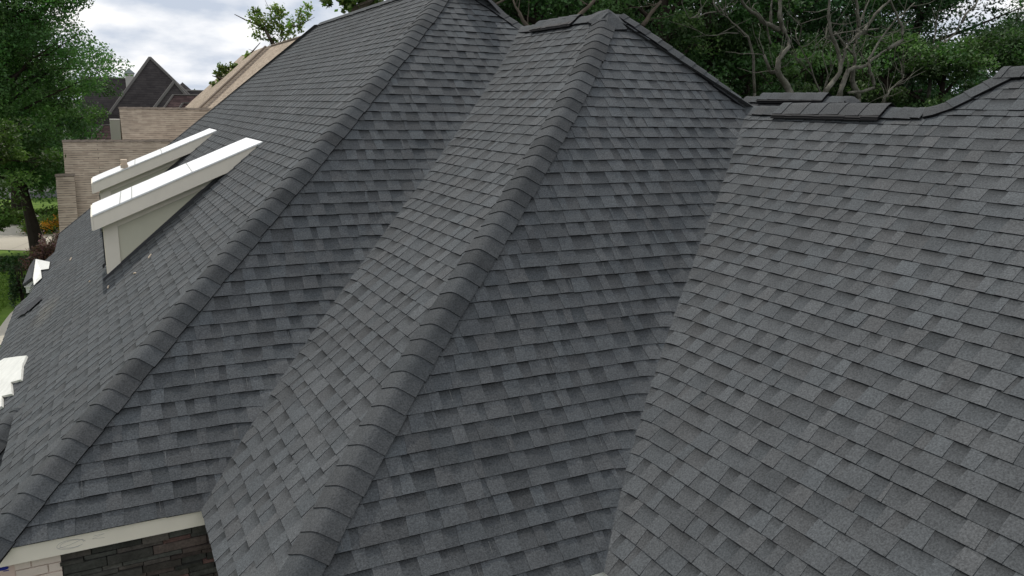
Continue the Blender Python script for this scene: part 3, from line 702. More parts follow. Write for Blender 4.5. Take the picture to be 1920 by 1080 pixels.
# its tall main roof: a slope facing us and one facing west, with a dirty valley between
def rayplane(px_,py_,n,p0):
    d=rr*(px_-960)+uu*(540-py_)+fw*FPX; n=Vector(n); return d*(n.dot(p0)/n.dot(d))
pA=at(509,87,40.0); zt=pA.z; dh=zt+3.2; t_,t2_=.86,1.15
dv=Vector((-1/t_,-1/t2_,-1))*dh; vb=pA+dv; nY=(0,-t2_,1); nX=(-t_,0,1)
pD=rayplane(566,69,nX,pA); pD=Vector((pA.x,pD.y,zt)); pE=Vector((pA.x,30.5,zt))
h0=rayplane(498,87,nY,pA); h1=rayplane(378,199,nY,pA); h2=h0+(h1-h0)*1.25
mb=MB(); plane(mb,[h0,pA,vb,h2]); plane(mb,[pA,pE,pE+Vector((-dh/t_,0,-dh)),vb] if pE.y+0>vb.y else [pA,pE,vb]); 
mb.face([h0,h2,h2+Vector((.3,9,0)),h0+Vector((.3,9,0))],(1,1,1),0,[(0,0),(0,9),(9,9),(9,0)]); mb.face([pA,pE,pE+Vector((dh,0,-dh)),pA+Vector((dh,9,-dh)),h0+Vector((0,.3,0))],(1,1,1),0,[(0,0)]*5)
mr_=mb.build('roof',M_beige,BH)
hp=MB(); L_=dv.length; d_=dv.normalized(); s_=d_.cross(Vector((0,0,1))).normalized(); k=0; r=random.Random(2); u3=Vector((0,0,1))
while k*.2<L_-.1:
    p=pA+d_*k*.2; w1,w2=.10+r.random()*.08,.10+r.random()*.08; q=p+d_*.16; hp.prism([p-s_*w1-u3*.02,p+s_*w2-u3*.02,p+s_*w2+u3*.05,p-s_*w1+u3*.05],[q-s_*w1*.7-u3*.02,q+s_*w2*.7-u3*.02,q+s_*w2*.7+u3*.05,q-s_*w1*.7+u3*.05]); k+=1
hp.build('valley_lining',M_cap,mr_)
hp=MB(); hp.tube([pA+Vector((0,0,.02)),pE+Vector((0,0,.02))],.06,5); hp.build('ridge_cap',M_cap,mr_)
hp=MB(); hp.tube([h0,h2],.05,5); hp.build('hip_cap',M_cap,mr_)
c1=vb; zb=vb.z; c2=Vector((pA.x+4,0,0)); pB=Vector((0,40,0))
# a rear wing in duller brown
q1=at(452,122,47.0); mb=MB(); dz=q1.z+2.6; plane(mb,[(q1.x-dz/.86,47-dz/1.2,-2.6),(q1.x+dz/.86,47-dz/1.2,-2.6),q1]); plane(mb,[(q1.x-dz/.86,47-dz/1.2,-2.6),q1,(q1.x,51,q1.z),(q1.x-dz/.86,51,-2.6)]); mb.build('roof',M_red,BH)
wl=MB(); wl.box((h2.x+.5,33.5,G0),(c2.x-.5,46,zb+.1)); wl.build('wall',M_lw,BH)
# dark roofed house
DH=thing('dark_roofed_house','big house under steep dark brown roofs with a small white cupola','house',(-8,74,G0))
Y1=70.; ap=at(281,108,Y1); 
def pyr(ap,wl_,wr_,dn,db,zb,name='roof',m=M_dk,caps_=True,root=DH):
    b=[Vector((ap.x-wl_,ap.y-dn,zb)),Vector((ap.x+wr_,ap.y-dn,zb)),Vector((ap.x+wr_,ap.y+db,zb)),Vector((ap.x-wl_,ap.y+db,zb))]
    mb=MB()
    for i in range(4): plane(mb,[b[i],b[(i+1)%4],ap])
    o=mb.build(name,m,root)
    if caps_:
        for i in (0,1): h=MB(); h.tube([b[i],ap],.13,5); h.build('hip_cap',M_dkc,o)
    return o
M_dkc=mat('grey_hip_cap',(.15,.14,.13),.95,.1,var=.1,vscale=1)
pyr(ap,4.7,5.6,3.2,5,-3.0)
ap2=at(327,153,66.5); pyr(ap2,3.6,3.1,2.4,4,-3.0)
ap3=at(342,154,78.0); pyr(ap3,3,3.0,3,3,-1.5,caps_=False)
def ewroof(pxa,pya,pxb,pyb,Yr,drop,m,root,t=1.3,cap=True,cm=None):
    a=at(pxa,pya,Yr); b=at(pxb,pyb,Yr); mb=MB(); b=Vector((b.x,Yr,a.z))
    plane(mb,[(a.x-drop*.0,Yr-drop/t,a.z-drop),(b.x,Yr-drop/t,a.z-drop),b,a]); plane(mb,[(a.x,Yr+drop/t,a.z-drop),(b.x,Yr+drop/t,a.z-drop),b,a])
    o=mb.build('roof',m,root)
    if cap: h=MB(); h.tube([a,b],.09,5); h.build('ridge_cap',cm or M_dkc,o)
    return o,a,b
ewroof(150,145,262,145,74,6,M_dk,DH); ewroof(345,170,400,170,74,5,M_dk,DH)
ewroof(140,214,222,214,60,3.6,M_dk,DH,cap=False,t=3)
wl=MB(); wl.box((ap.x-4.4,67.3,G0),(ap.x+8.5,76,-3)); wl.box((at(148,214,60).x,60.4,G0),(at(222,214,60).x,61.5,-3.2)); wl.build('wall',M_bw,DH)
cq=at(243,146,73.5); mb=MB(); mb.box((cq.x-.31,73.2,cq.z-1),(cq.x+.31,73.8,cq.z+.30)); mb.box((cq.x-.36,73.15,cq.z+.22),(cq.x+.36,73.85,cq.z+.34)); cu=mb.build('cupola',M_lw,DH)
cm=MB(); top=Vector((cq.x,73.5,cq.z+.78)); bb=[(cq.x-.42,73.1,cq.z+.345),(cq.x+.42,73.1,cq.z+.345),(cq.x+.42,73.9,cq.z+.345),(cq.x-.42,73.9,cq.z+.345)]
for i in range(4): cm.face([bb[i],bb[(i+1)%4],top])
cm.build('cupola_roof',mat('slate_cap',(.16,.19,.19),.6,.3,var=.2,vscale=8),cu)
# plum brown roofed house between
PH=thing('plum_roofed_house','low house with plum brown patterned roof between the tan and dark roofs','house',(1,52,G0))
def hipew(pa,pb,Yr,drop,m,root,sp=.8,t=1.1):
    a=at(*pa,Yr); b=at(*pb,Yr); b=Vector((b.x,Yr,a.z)); z=a.z-drop; n0=Vector((a.x-drop*sp,Yr-drop/t,z)); n1=Vector((b.x+drop*sp,Yr-drop/t,z)); k0=Vector((a.x-drop*sp,Yr+drop/t,z)); k1=Vector((b.x+drop*sp,Yr+drop/t,z))
    mb=MB(); plane(mb,[n0,n1,b,a]); plane(mb,[k0,n0,a]); plane(mb,[n1,k1,b]); plane(mb,[k1,k0,a,b]); o=mb.build('roof',m,root)
    h=MB(); h.tube([n0,a,b,n1],.07,5); h.build('hip_cap',M_dkc,o); 
    w=MB(); w.box((n0.x+.3,n0.y+.3,G0),(n1.x-.3,k1.y-.3,z+.05)); w.build('wall',M_bw,root)
hipew((325,178),(388,178),52,3.0,M_pur,PH); hipew((343,194),(384,194),48,2.2,M_pur,PH)
BR=thing('brown_hip_house','brown hip roofed house under the tree branch beside the tan wing','house',(-6,48,G0)); hipew((193,235),(206,235),48,2.6,M_pur,BR,1.0)
q=at(209,258,45); w=MB(); w.box((q.x,45,G0),(q.x+2.0,46,q.z+.9)); w.build('wall',M_lw,BR)
# far house with the arched window
AH=thing('arched_window_house','far brown brick house with a white arched window and reddish roof','house',(-12,90,G0))
Yh=88.; a=at(118,233,Yh); b=at(150,233,Yh); mb=MB()
def wallq(mb,x0,x1,y0,z0_,z1): mb.face([(x0,y0,z0_),(x1,y0,z0_),(x1,y0,z1),(x0,y0,z1)],(1,1,1),0,[(x0,z0_),(x1,z0_),(x1,z1),(x0,z1)])
wallq(mb,a.x,b.x+2,Yh,G0,a.z); mb.face([(a.x,Yh+8,G0),(a.x,Yh,G0),(a.x,Yh,a.z),(a.x,Yh+8,a.z)],(1,1,1),0,[(0,0),(8,0),(8,5),(0,5)]); mb.build('wall',M_bw,AH)
mb=MB(); rp=at(134,213,Yh+2.5); plane(mb,[(a.x-.3,Yh-.3,a.z),(b.x+2.3,Yh-.3,a.z),(b.x+2,Yh+2.5,rp.z),(rp.x,Yh+2.5,rp.z)]); mb.face([(a.x-.3,Yh-.3,a.z),(rp.x,Yh+2.5,rp.z),(a.x-.3,Yh+8,a.z)],(1,1,1),0,[(0,0),(4,3),(8,0)]); mb.build('roof',M_red,AH)
mb=MB(); mb.box((a.x-.35,Yh-.45,a.z-.22),(b.x+2.3,Yh-.02,a.z)); mb.build('eaves_board',M_white,AH)
wc=at(145,246,Yh); 
def arch(x,zc_,w,h): return [(x-w,zc_-h),(x+w,zc_-h)]+[(x+w*cos(t),zc_+w*sin(t)) for t in [pi*i/8 for i in range(9)]]
mb=MB(); o_=arch(wc.x,wc.z,.75,1.1); mb.prism([(p,Yh+.05,q) for p,q in o_],[(p,Yh-.08,q) for p,q in o_]); wn=mb.build('window',M_white,AH)
mb=MB(); o_=arch(wc.x,wc.z,.48,1.0); mb.prism([(p,Yh,q) for p,q in o_],[(p,Yh-.10,q) for p,q in o_]); mb.build('pane',mat('window_glass',(.03,.035,.045),.1,.6),wn)
mb=MB(); mb.box((a.x-.05,Yh-.12,G0),(a.x+.25,Yh-.01,a.z-.2)); mb.build('corner_board',M_white,AH)
WH=thing('white_walled_house','pale walled house farthest off behind the tree branch','house',(-13,104,G0)); a=at(115,206,104); b=at(134,206,104)
mb=MB(); mb.box((a.x,104,G0),(b.x,112,a.z)); mb.build('wall',mat('pale_wall',(.62,.64,.66)),WH); mb=MB(); plane(mb,[(a.x-.4,103.5,a.z),(b.x+.4,103.5,a.z),(b.x+.4,108,a.z+1.1),(a.x-.4,108,a.z+1.1)]); plane(mb,[(a.x-.4,112.5,a.z),(b.x+.4,112.5,a.z),(b.x+.4,108,a.z+1.1),(a.x-.4,108,a.z+1.1)]); mb.build('roof',M_dk,WH)
# ------------------------------------------------------------------ trees
def leafmat(name,gain=1.0,tr=.35):
    m=bpy.data.materials.new(name); m.use_nodes=True; t=m.node_tree; t.nodes.remove(t.nodes['Principled BSDF']); out=t.nodes['Material Output']
    a=t.nodes.new('ShaderNodeAttribute'); a.attribute_name='Col'; d=t.nodes.new('ShaderNodeBsdfPrincipled'); d.inputs['Roughness'].default_value=.6; d.inputs['Specular IOR Level'].default_value=.25; tl=t.nodes.new('ShaderNodeBsdfTranslucent')
    s=t.nodes.new('ShaderNodeVectorMath'); s.operation='SCALE'; s.inputs['Scale'].default_value=gain; t.links.new(a.outputs[0],s.inputs[0]); t.links.new(s.outputs[0],d.inputs['Base Color'])
    s2=t.nodes.new('ShaderNodeVectorMath'); s2.operation='MULTIPLY'; s2.inputs[1].default_value=(.85*gain,1.25*gain,.55*gain); t.links.new(a.outputs[0],s2.inputs[0]); t.links.new(s2.outputs[0],tl.inputs[0])
    mx=t.nodes.new('ShaderNodeMixShader'); mx.inputs[0].default_value=tr; t.links.new(d.outputs[0],mx.inputs[1]); t.links.new(tl.outputs[0],mx.inputs[2]); t.links.new(mx.outputs[0],out.inputs[0])
    return m
M_leaf=leafmat('leaves',1.25,.30); M_bark=mat('bark',(.095,.078,.06),.95,.1,var=.35,vscale=2.5,bump=.5,bscale=14); M_dbark=mat('dark_bark',(.035,.028,.022),.95,.1,var=.3,vscale=3,bump=.5,bscale=14)
M_pale=mat('pale_lichen_bark',(.125,.118,.095),.95,.1,var=.5,vscale=5,fine=.25,fscale=30,bump=.7,bscale=22)
def leaf(mb,p,s,c,r,up_=.3):
    n=Vector((r.gauss(0,1),r.gauss(0,1),abs(r.gauss(0,1))+up_)).normalized(); a=n.cross(Vector((r.random()-.5,r.random()-.5,r.random()-.5))).normalized(); b=n.cross(a)
    mb.face([p-a*s,p-b*s*.55,p+a*s,p+b*s*.55],c)
def tree_meshes(seed,height,crownbase,rad,nleaf,ls,col,limbs=26,spread=1.,clump=.9,lean=0,forks=1,twig=True,trk=1):
    r=random.Random(seed); tk=MB(); br=MB(); lf=MB(); tips=[]
    R0=(height*.02+.06)*trk
    stems=[]
    for f in range(forks):
        a=r.uniform(0,2*pi); off=Vector((cos(a),sin(a),0))*(rad*.22 if forks>1 else 0); pts=[]
        for i in range(9):
            t=i/8; pts.append(Vector((lean*t,0,0))+off*min(1,t*1.6)+Vector((r.uniform(-.12,.12)*i*.35,r.uniform(-.12,.12)*i*.35,height*.93*t)))
        stems.append(pts); tk.tube(pts,[R0*(1-.82*i/8)*(1.45 if i==0 else 1) for i in range(9)],8)
    for i in range(limbs):
        st=r.choice(stems); t=crownbase/height+(1-crownbase/height)*(i+.5)/limbs*.98; k=t/.93*8; k=min(k,7.9); b=st[int(k)].lerp(st[int(k)+1],k-int(k)) if int(k)<8 else st[8]
        a=i*2.4+r.uniform(-.5,.5); hh=(t-crownbase/height)/(1-crownbase/height); env=rad*(sin(pi*min(1,(hh*.80+.16)))**.7)*r.uniform(.65,1.12)
        e=b+Vector((cos(a)*env,sin(a)*env,r.uniform(.05,.5)*env+.3)); m=b.lerp(e,.5)+Vector((0,0,r.uniform(-.05,.25)*env))
        rl=R0*.40*(1-.6*hh); br.tube([b,m,e],[rl,rl*.6,rl*.15],5,cap=False)
        for q in range(7):
            s=r.uniform(.3,1.05); pp=b.lerp(m,s*2) if s<.5 else m.lerp(e,s*2-1); o=Vector((r.gauss(0,1),r.gauss(0,1),r.gauss(0,.6)))*env*.20; tips.append((pp+o,s)); 
            if twig: br.tube([pp,pp+o],[rl*.25,rl*.08],3,cap=False)
    per=max(1,nleaf//len(tips))
    for (p,s) in tips:
        cr=clump*r.uniform(.55,1.25)*rad*.17; tone=r.choice((.5,.7,.9,1.1,1.5)); yel=r.uniform(-.12,.15)
        for i in range(per):
            d=Vector((r.gauss(0,1),r.gauss(0,1),r.gauss(0,1))).normalized()*(r.random()**.45)*1.55*cr; d.z*=.62; k=tone*r.uniform(.75,1.25)
            leaf(lf,p+d,ls*r.uniform(.6,1.25),(col[0]*k*(1+yel),col[1]*k,col[2]*k),r)
    return tk,br,lf
def tree(name,label,loc,group=None,bark=None,**k):
    t=thing(name,label,'tree',loc,group); tk,br,lf=tree_meshes(**k); base=Vector(loc)
    for m_,nm in ((tk,'trunk'),(lf,'crown')):
        m_.v=[(a+base.x,b+base.y,c+base.z) for a,b,c in m_.v]
    br.v=[(a+base.x,b+base.y,c+base.z) for a,b,c in br.v]
    T=tk.build('trunk',bark or M_dbark,t); B=br.build('branches',bark or M_dbark,T); Cr=lf.build('crown',M_leaf,t)
    return t,[T,B,Cr]
def copy_tree(src,label,loc,rot,sc,group=None):
    t,(T,B,Cr)=src; n=t.copy(); C.objects.link(n); n.location=loc; n.rotation_euler=(0,0,rot); n.scale=(sc,sc,sc*1.0); n['label']=label
    if group: n['group']=group
    T2=T.copy(); C.objects.link(T2); T2.parent=n; B2=B.copy(); C.objects.link(B2); B2.parent=T2; C2=Cr.copy(); C.objects.link(C2); C2.parent=n
    return n
G1=(.042,.088,.028); G2=(.031,.070,.027); G3=(.062,.112,.038)
tb=atz(72,468,G0)
big=tree('shade_tree','tall dark green shade tree standing by the driveway at the left',(tb.x-.0,tb.y,G0),seed=11,height=13.6,crownbase=2.6,rad=3.9,nleaf=120000,ls=.072,col=(.075,.155,.046),limbs=64,lean=-.2,forks=2,clump=.95,trk=.72)
# ---- the wood behind the house
wg='trees of the wood behind the house'
def wt(px,Y): p=at(px,200,Y); return (p.x,p.y,G0)
fa=tree('leafy_tree','bushy mid green tree just right of the nearer roof peak',wt(1330,19),wg,seed=21,height=13.5,crownbase=2.2,rad=3.3,nleaf=52000,ls=.068,col=G1,limbs=34)
fbt=tree('leafy_tree','deep green broad tree over the dip in the right ridge',wt(1700,22),wg,seed=22,height=15,crownbase=2.5,rad=3.8,nleaf=46000,ls=.078,col=G2,limbs=34)
fc=tree('leafy_tree','yellowish green tree beside the hip of the nearer peak',wt(1240,17.5),wg,seed=23,height=11.6,crownbase=3,rad=2.2,nleaf=34000,ls=.056,col=G3,limbs=26)
lo_=lambda px,Y,dz: (wt(px,Y)[0],wt(px,Y)[1],G0+dz)
cops=[(fa,1010,21,0,1.3,1.05,'dark tree filling the gap between the two roof peaks'),(fbt,1130,26,0,2.1,1.1,'tall dark tree behind the nearer roof peak'),(fa,900,27,0,.4,1.1,'tree rising behind the hip of the taller peak'),
(fbt,1420,25,0,3.3,1.0,'dark tree behind the twin twisted trunks'),(fa,1530,24,0,4.4,1.0,'dark tree behind the forked bare trunk'),(fbt,1620,30,0,5.2,.95,'slender dark tree against the bright gap of sky'),
(fbt,1915,33,0,.9,.9,'dark tree at the right-hand edge'),(fa,1850,36,0,2.8,.95,'distant tree partly closing the bright gap at the upper right'),(fa,1990,22,0,3.9,1.0,'tree just beyond the right-hand edge'),(fc,1905,15.5,-1.6,2.6,.95,'light olive green tree at the right-hand edge'),(fc,1760,17,-3.0,.7,1.05,'low broad-leaved tree behind the ridge rise'),(fc,1660,18,-3.4,1.9,1.1,'low leafy tree behind the dip of the ridge'),(fc,1400,18,-3.6,3.3,1.1,'low leafy tree behind the left ridge vent'),
(fbt,1310,31,0,4.0,1.15,'farther tree behind the bushy mid green one'),(fa,1060,33,0,5.5,1.15,'farthest tree seen between the two peaks'),(fc,1530,20,-3.8,5.0,1.1,'low leafy tree behind the forked bare trunk')]
for s,px_,Y_,dz,ro,sc,lb in cops: copy_tree(s,lb,lo_(px_,Y_,dz),ro,sc,wg)
t_=tree('open_crowned_tree','thin two-topped tree standing above the far tan ridge',(at(520,80,58).x,58,G0),seed=31,height=1,crownbase=.5,rad=.3,nleaf=10,ls=.02,col=G3,limbs=2) if False else None
# sparse two-topped tree against the sky
def sparse(name,label,stems,Y,depth,col,leafn,ls,spots,cat='tree',bark=M_bark,rad0=.12):
    b=at(*stems[0][0],Y); base=Vector((b.x,Y,G0)); t=thing(name,label,cat,base); r=random.Random(int(Y)); tk=MB(); tk.tube([base,base.lerp(b,.5)+Vector((.2,0,0)),b],[rad0*2,rad0*1.5,rad0],6)
    for k,st in enumerate(stems):
        P=[at(px_,py_,Y+r.uniform(-depth,depth)*(i>0)) for i,(px_,py_) in enumerate(st)]; tk.tube(P,[rad0*(1-.85*i/(len(P)-1))*(1 if k<2 else .45) for i in range(len(P))],5)
    tk.build('trunk',bark,t); lf=MB()
    for (px_,py_,rr_,n_l) in spots:
        c=at(px_,py_,Y); R_=rr_*Y/FPX*1.05; tone=r.uniform(.7,1.3)
        for cl in range(max(3,int(rr_/3))):
            cc_=c+Vector((r.uniform(-1,1),r.uniform(-1,1),r.uniform(-1,1)))*R_*.8; k2=tone*r.uniform(.7,1.3)
            for i in range(int(n_l*leafn/max(3,int(rr_/3)))): leaf(lf,cc_+Vector((r.gauss(0,1),r.gauss(0,1),r.gauss(0,1)))*R_*.30,ls*r.uniform(.6,1.3),tuple(v*k2*r.uniform(.8,1.2) for v in col),r)
    lf.build('crown',M_leaf,t); return t
sparse('open_crowned_tree','thin two-topped tree standing above the far tan ridge',[[(516,90),(511,72),(522,80)],[(516,90),(505,70),(495,52),(480,45),(462,38),(440,27)],[(516,95),(530,70),(524,40),(505,18),(497,0)],[(516,95),(535,72),(548,50),(560,30),(572,5)],[(548,50),(560,48),(575,40),(590,32)],[(505,70),(500,50),(485,30),(478,12)]],46,.8,(.16,.21,.05),.6,.10,[(482,20,10,170),(486,40,16,330),(500,48,20,480),(516,30,14,300),(524,60,14,260),(478,58,12,200),(500,68,14,190),(512,12,12,200),(556,38,14,320),(568,22,12,260),(548,56,10,160),(563,50,9,120),(540,66,8,60)])
sparse('olive_tree','scraggly light green tree poking out beside the far tan hip',[[(440,190),(440,160),(452,140),(466,118),(470,100),(488,80)],[(440,160),(425,150),(412,146),(398,142)],[(470,100),(480,98),(466,92)],[(440,170),(428,165),(415,152)]],44,.5,(.15,.20,.05),.8,.10,[(408,140,9,150),(420,132,10,200),(432,130,10,200),(425,150,12,240),(412,160,9,150),(440,142,12,260),(455,128,10,200),(458,115,8,160),(470,108,9,180),(404,164,7,90),(425,172,8,120),(450,148,9,140)])
sparse('overhanging_tree','leafy tree top just above the left end of our main ridge',[[(668,60),(660,20),(650,-20)],[(660,20),(690,5),(720,-15)]],24,.6,(.11,.16,.04),.8,.09,[(645,2,14,260),(668,8,16,320),(690,2,14,240),(622,0,9,120),(660,-15,30,600),(700,-12,18,300),(608,2,6,50)])
# ---- pale twisted leafless trunks
def bare(label,lines,Y,rad0,red=(),bark=None):
    b=at(*lines[0][0],Y); base=Vector((b.x,Y,G0)); t=thing('twisted_tree',label,'tree',base,'pale twisted trees behind the ridge'); rad0*=.66; r=random.Random(int(b.x*37)); tk=MB(); brs=[]
    tk.tube([base,base.lerp(b,.6)+Vector((.15,0,0)),b],[rad0*1.5,rad0*1.2,rad0],8); pts_all=[]
    for k,(ln,ra,rb) in enumerate([(l,None,None) if not isinstance(l,tuple) else l for l in lines]):
        ra=ra*.68 if ra else rad0; rb=rb*.55 if rb else rad0*.25; Yo=Y+(0 if k==0 else r.uniform(-.05,.05)); P=[]; dd=0
        for i,(px_,py_) in enumerate(ln): P.append(at(px_,py_,Yo+dd)); dd+=r.uniform(-.12,.12)
        # fine jitter for crooked limbs
        Q=[]; 
        for i in range(len(P)-1):
            Q.append(P[i]); Q.append(P[i].lerp(P[i+1],.5)+Vector((r.uniform(-1,1),0,r.uniform(-1,1)))*ra*.5)
        Q.append(P[-1]); n=len(Q); bk_=tk if k==0 else MB(); brs.append((bk_,Q)) ; bk_.tube(Q,[ra+(rb-ra)*i/(n-1) for i in range(n)],7); pts_all+=Q[n//3:]
    for i in range(16):
        p=r.choice(pts_all); q=p; pl=[p]; d=Vector((r.uniform(-1,1),r.uniform(-.4,.4),r.uniform(-.2,1))).normalized()
        for s in range(4): d=(d+Vector((r.uniform(-.5,.5),r.uniform(-.3,.3),r.uniform(-.2,.4)))).normalized(); q=q+d*r.uniform(.12,.3); pl.append(q)
        near=min(brs,key=lambda e:min((w-pl[0]).length for w in e[1]))[0]; near.tube(pl,[.012,.010,.008,.006,.003],4)
    T=tk.build('trunk',bark or M_pale,t,smooth=True)
    for e in brs[1:]: e[0].build('branch',bark or M_pale,T,smooth=True)
    if False:
        lf=MB()
        for (px_,py_,rr_) in red:
            c=at(px_,py_,Y)
            for i in range(22): leaf(lf,c+Vector((r.gauss(0,1),r.gauss(0,1),r.gauss(0,.7)))*rr_*Y/FPX*.7,.035,(.22*r.uniform(.6,1.2),.055,.02),r)
        lf.build('crown',M_leaf,t)
Z=lambda l,sx=4.,ox=1240.:[(ox+a/sx,b/sx) for a,b in l]
Z4=lambda l:[(1560+a*.1875,b*.1875) for a,b in l]
bare('thick pale S-bent trunk left of the ridge vents',[Z([(975,720),(945,650),(900,590),(870,530),(878,440),(915,400),(960,350),(960,310),(930,250),(880,220)]),(Z([(880,220),(820,185),(750,155),(700,100),(640,55),(605,10),(600,-60)]),.085,.04),(Z([(925,245),(905,200),(885,130),(892,60),(895,0),(890,-80)]),.085,.05),(Z([(825,185),(822,90),(828,0),(835,-60)]),.05,.03),(Z([(870,545),(815,540),(800,490),(770,410)]),.07,.05),(Z([(820,330),(800,250),(790,190),(740,110),(690,60)]),.035,.02)],13.6,.135)
bare('leaning grey-brown trunk that forks above the middle of the ridge',[Z([(1205,730),(1240,675),(1290,610),(1340,540),(1365,440),(1375,370),(1400,330),(1450,290)]),(Z([(1450,290),(1510,240),(1560,170),(1600,110),(1660,50),(1720,0),(1790,-70)]),.07,.035),(Z([(1345,520),(1335,430),(1300,310),(1265,220),(1250,130),(1262,0),(1262,-80)]),.075,.04),(Z([(1630,215),(1450,232),(1350,245),(1270,265),(1200,295),(1140,360)]),.025,.012),(Z([(1560,170),(1450,235),(1540,260),(1600,280),(1700,300)]),.02,.01)],13.2,.105,((1850-200,165*0+52,8),(1648,50,9),(1600,82,8),(1525,88,6)))
bare('mossy trunk bent over to the right above the ridge vent',[Z([(1320,740),(1340,700),(1370,610),(1400,530),(1450,505),(1540,490),(1590,440),(1650,395),(1700,370)]),(Z([(1700,370),(1760,330),(1810,300),(1808,200),(1770,120),(1740,60),(1700,-40)]),.075,.04),(Z([(1720,360),(1770,330),(1815,305)]),.04,.02),(Z([(1560,540),(1590,600),(1595,660),(1500,690),(1400,695)]),.07,.06),(Z([(1560,540),(1555,440),(1600,370),(1640,300),(1700,220),(1760,140),(1840,80),(1900,20)]),.055,.02)],14.2,.12)
bare('upright grey trunk standing behind the bent ones',[Z([(1470,740),(1455,670),(1430,600),(1440,520),(1450,420),(1450,330)]),(Z([(1450,330),(1480,200),(1470,100),(1460,0),(1460,-80)]),.09,.06),(Z([(1480,200),(1520,90),(1560,0)]),.06,.03),(Z([(1300,240),(1370,330),(1450,420)]),.06,.06)],17,.16)
bare('thin bare tree with long drooping twigs beside the hip',[Z([(700,700),(690,420),(650,275),(590,220),(530,170),(480,120),(430,90)]),(Z([(430,90),(400,40),(390,0),(380,-60)]),.04,.02),(Z([(410,90),(330,100),(270,130),(210,140)]),.025,.01),(Z([(580,250),(490,245),(420,265),(330,265),(230,280)]),.022,.008),(Z([(480,120),(430,40),(400,-20)]),.03,.015)],15,.055)
bare('slender bare tree between the thick trunk and the forked one',[Z([(1195,730),(1190,690),(1140,570),(1120,490),(1060,390),(1030,310)]),(Z([(1030,310),(1050,220),(1050,180),(1000,140),(940,100)]),.022,.01),(Z([(1215,690),(1250,560),(1210,420),(1215,350),(1245,290)]),.022,.01),(Z([(1140,570),(1080,510),(1010,450)]),.02,.01),(Z([(1230,660),(1270,540),(1310,440)]),.025,.012)],14,.04)
bare('pale limb sloping up to the right above the ridge rise',[Z4([(1000,640),(1010,500),(1110,435),(1230,340),(1300,230)]),(Z4([(1300,230),(1340,140),(1420,60),(1460,0),(1490,-60)]),.06,.035),(Z4([(1010,440),(1040,300),(1040,190),(1000,80)]),.04,.02)],17.5,.09)
bare('short stump-like trunk behind the dip of the ridge',[Z4([(500,1060),(530,970),(570,910),(640,850)]),(Z4([(630,860),(700,800),(720,740)]),.05,.02)],15,.09)
bare('brown trunk rising behind the saddle between the peaks',[[(1000,75),(990,50),(975,25),(962,0)],([(1075,40),(1095,20),(1115,0),(1125,-20)],.08,.05),([(1205,48),(1218,28),(1240,2)],.09,.06),([(900,30),(930,8),(960,-10)],.05,.03)],16,.10,bark=M_bark)
# distant woods on the horizon
fw_=MB(); r=random.Random(77)
for i in range(15000):
    a=r.uniform(-.36,.25); d=r.uniform(150,260); x=d*sin(a); y=d*cos(a); h=G0+2+r.random()*(5.2+1.2*sin(a*31)+sin(a*77)); k=r.uniform(.6,1.3); leaf(fw_,Vector((x,y,h)),1.3,(.05*k,.085*k,.045*k),r)
tag(fw_.build('distant_woods',M_leaf),'low band of far-off trees along the horizon',kind='stuff')
bk=MB()
for i in range(42000):
    px_=r.uniform(880,2050); p=at(px_,200,r.uniform(34,44)); top=5.5 if px_<1540 else 1.0+1.0*sin(px_*.013)+ (1.5 if 1700<px_<1770 else 0); z=r.uniform(-2.5,top) ; k=r.uniform(.5,1.1); leaf(bk,Vector((p.x,p.y,z)),.24,(.016*k,.031*k,.011*k),r)
tag(bk.build('thicket',M_leaf),'dark mass of undergrowth and far wood behind the trees',kind='stuff')
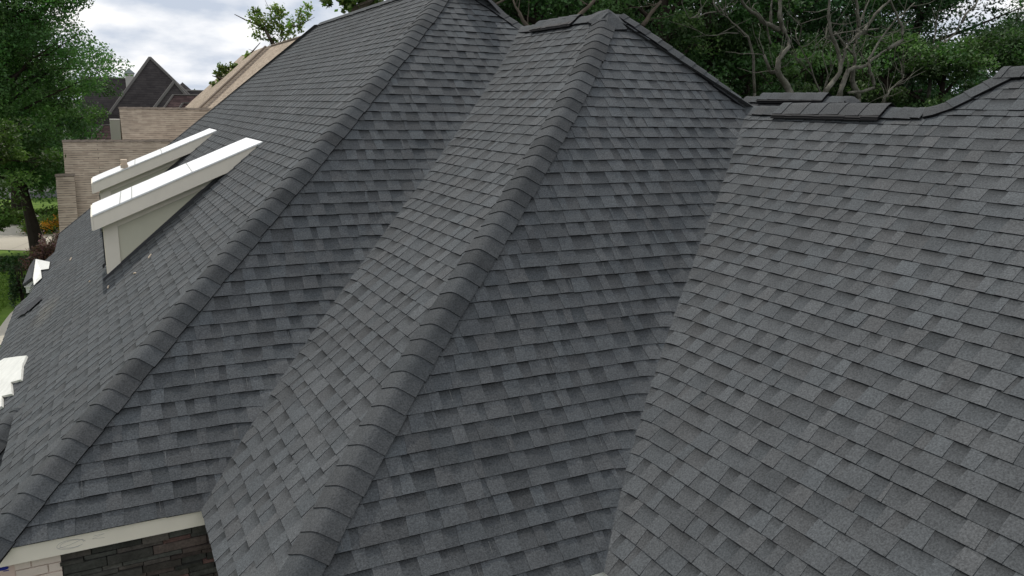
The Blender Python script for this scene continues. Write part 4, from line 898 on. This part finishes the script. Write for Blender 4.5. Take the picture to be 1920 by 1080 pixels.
# left side: more green behind the shade tree, hedge, shrubs, flowers
lt=tree('leafy_tree','bright green tree crossing the left edge in front of the shade tree',(at(-85,300,31).x,31,G0),seed=41,height=7.0,crownbase=2.2,rad=2.2,nleaf=26000,ls=.07,col=(.075,.12,.03),limbs=24)
copy_tree(big,'second dark tree behind the tall shade tree',(at(20,300,56).x,56,G0),2.0,.85)
copy_tree(big,'farther green tree left of the tan roof edge',(at(70,300,66).x,66,G0),4.0,.55)
def bush(name,label,px_,py_,w,d,h,n,ls,col,cat='shrub',Y_=None,cols=None):
    c=atz(px_,py_,G0); r=random.Random(px_*7+py_); t=MB(); lf=MB(); o=thing(name,label,cat,(c.x,c.y,G0))
    for i in range(10):
        a=r.uniform(0,2*pi); t.tube([c,c+Vector((cos(a)*w*.3,sin(a)*d*.3,h*.5)),c+Vector((cos(a)*w*.6*r.random(),sin(a)*d*.6*r.random(),h*.9))],[.03,.02,.008],4)
    for k in range(26):
        a=r.uniform(0,2*pi); q=sqrt(r.random()); p=c+Vector((cos(a)*w*q,sin(a)*d*q,h*r.uniform(.25,1)*(1-.35*q*q))); tone=r.uniform(.65,1.3); cc_=r.choice(cols) if cols else col
        for i in range(n//26): leaf(lf,p+Vector((r.gauss(0,1)*w,r.gauss(0,1)*d,r.gauss(0,1)*h))*.13,ls*r.uniform(.6,1.2),tuple(v*tone*r.uniform(.8,1.2) for v in cc_),r)
    t.build('stem',M_dbark,o); lf.build('foliage',M_leaf,o)
bush('smoke_bush','dusty pink-brown shrub beside the tan house corner',110,478,.65,.6,.95,2400,.055,(.42,.27,.26))
bush('smoke_bush','low reddish shrub just behind the white gable',84,505,.8,.6,.9,1800,.06,(.17,.09,.08))
bush('flower_bed','clump of orange-yellow flowers before the tan house',102,437,1.3,.8,.8,3400,.06,(.1,.12,.03),'flowers',cols=[(.08,.12,.025),(.08,.12,.025),(.5,.24,.02)])
bush('green_bush','bright green shrub behind the flower bed',95,418,2.0,1.0,.9,3000,.09,(.10,.17,.03))
bush('dark_shrub','small dark conifer shrub below the white gable',44,574,.35,.35,1.5,1500,.05,(.03,.055,.02))
bush('green_bush','shrub below the arched window house',128,270,1.6,1.2,2.0,2600,.15,(.045,.07,.02))
hd=MB(); r=random.Random(8)
A=atz(-25,497,G0); B=atz(88,492,G0)
for i in range(16000):
    p=A.lerp(B,r.random()); w=r.gauss(0,.6)-.1; leaf(hd,Vector((p.x,p.y+w,G0+abs(r.gauss(0,.08))*(1-min(.8,abs(w)*.4)))),.07,tuple(v*r.uniform(.6,1.2) for v in (.035,.065,.020)),r)
o=hd.build('ground_cover',M_leaf,None); tag(o,'strip of dark ground cover under the shade tree',kind='stuff')
for o in bpy.data.objects:
    if '_w' in o: del o['_w']
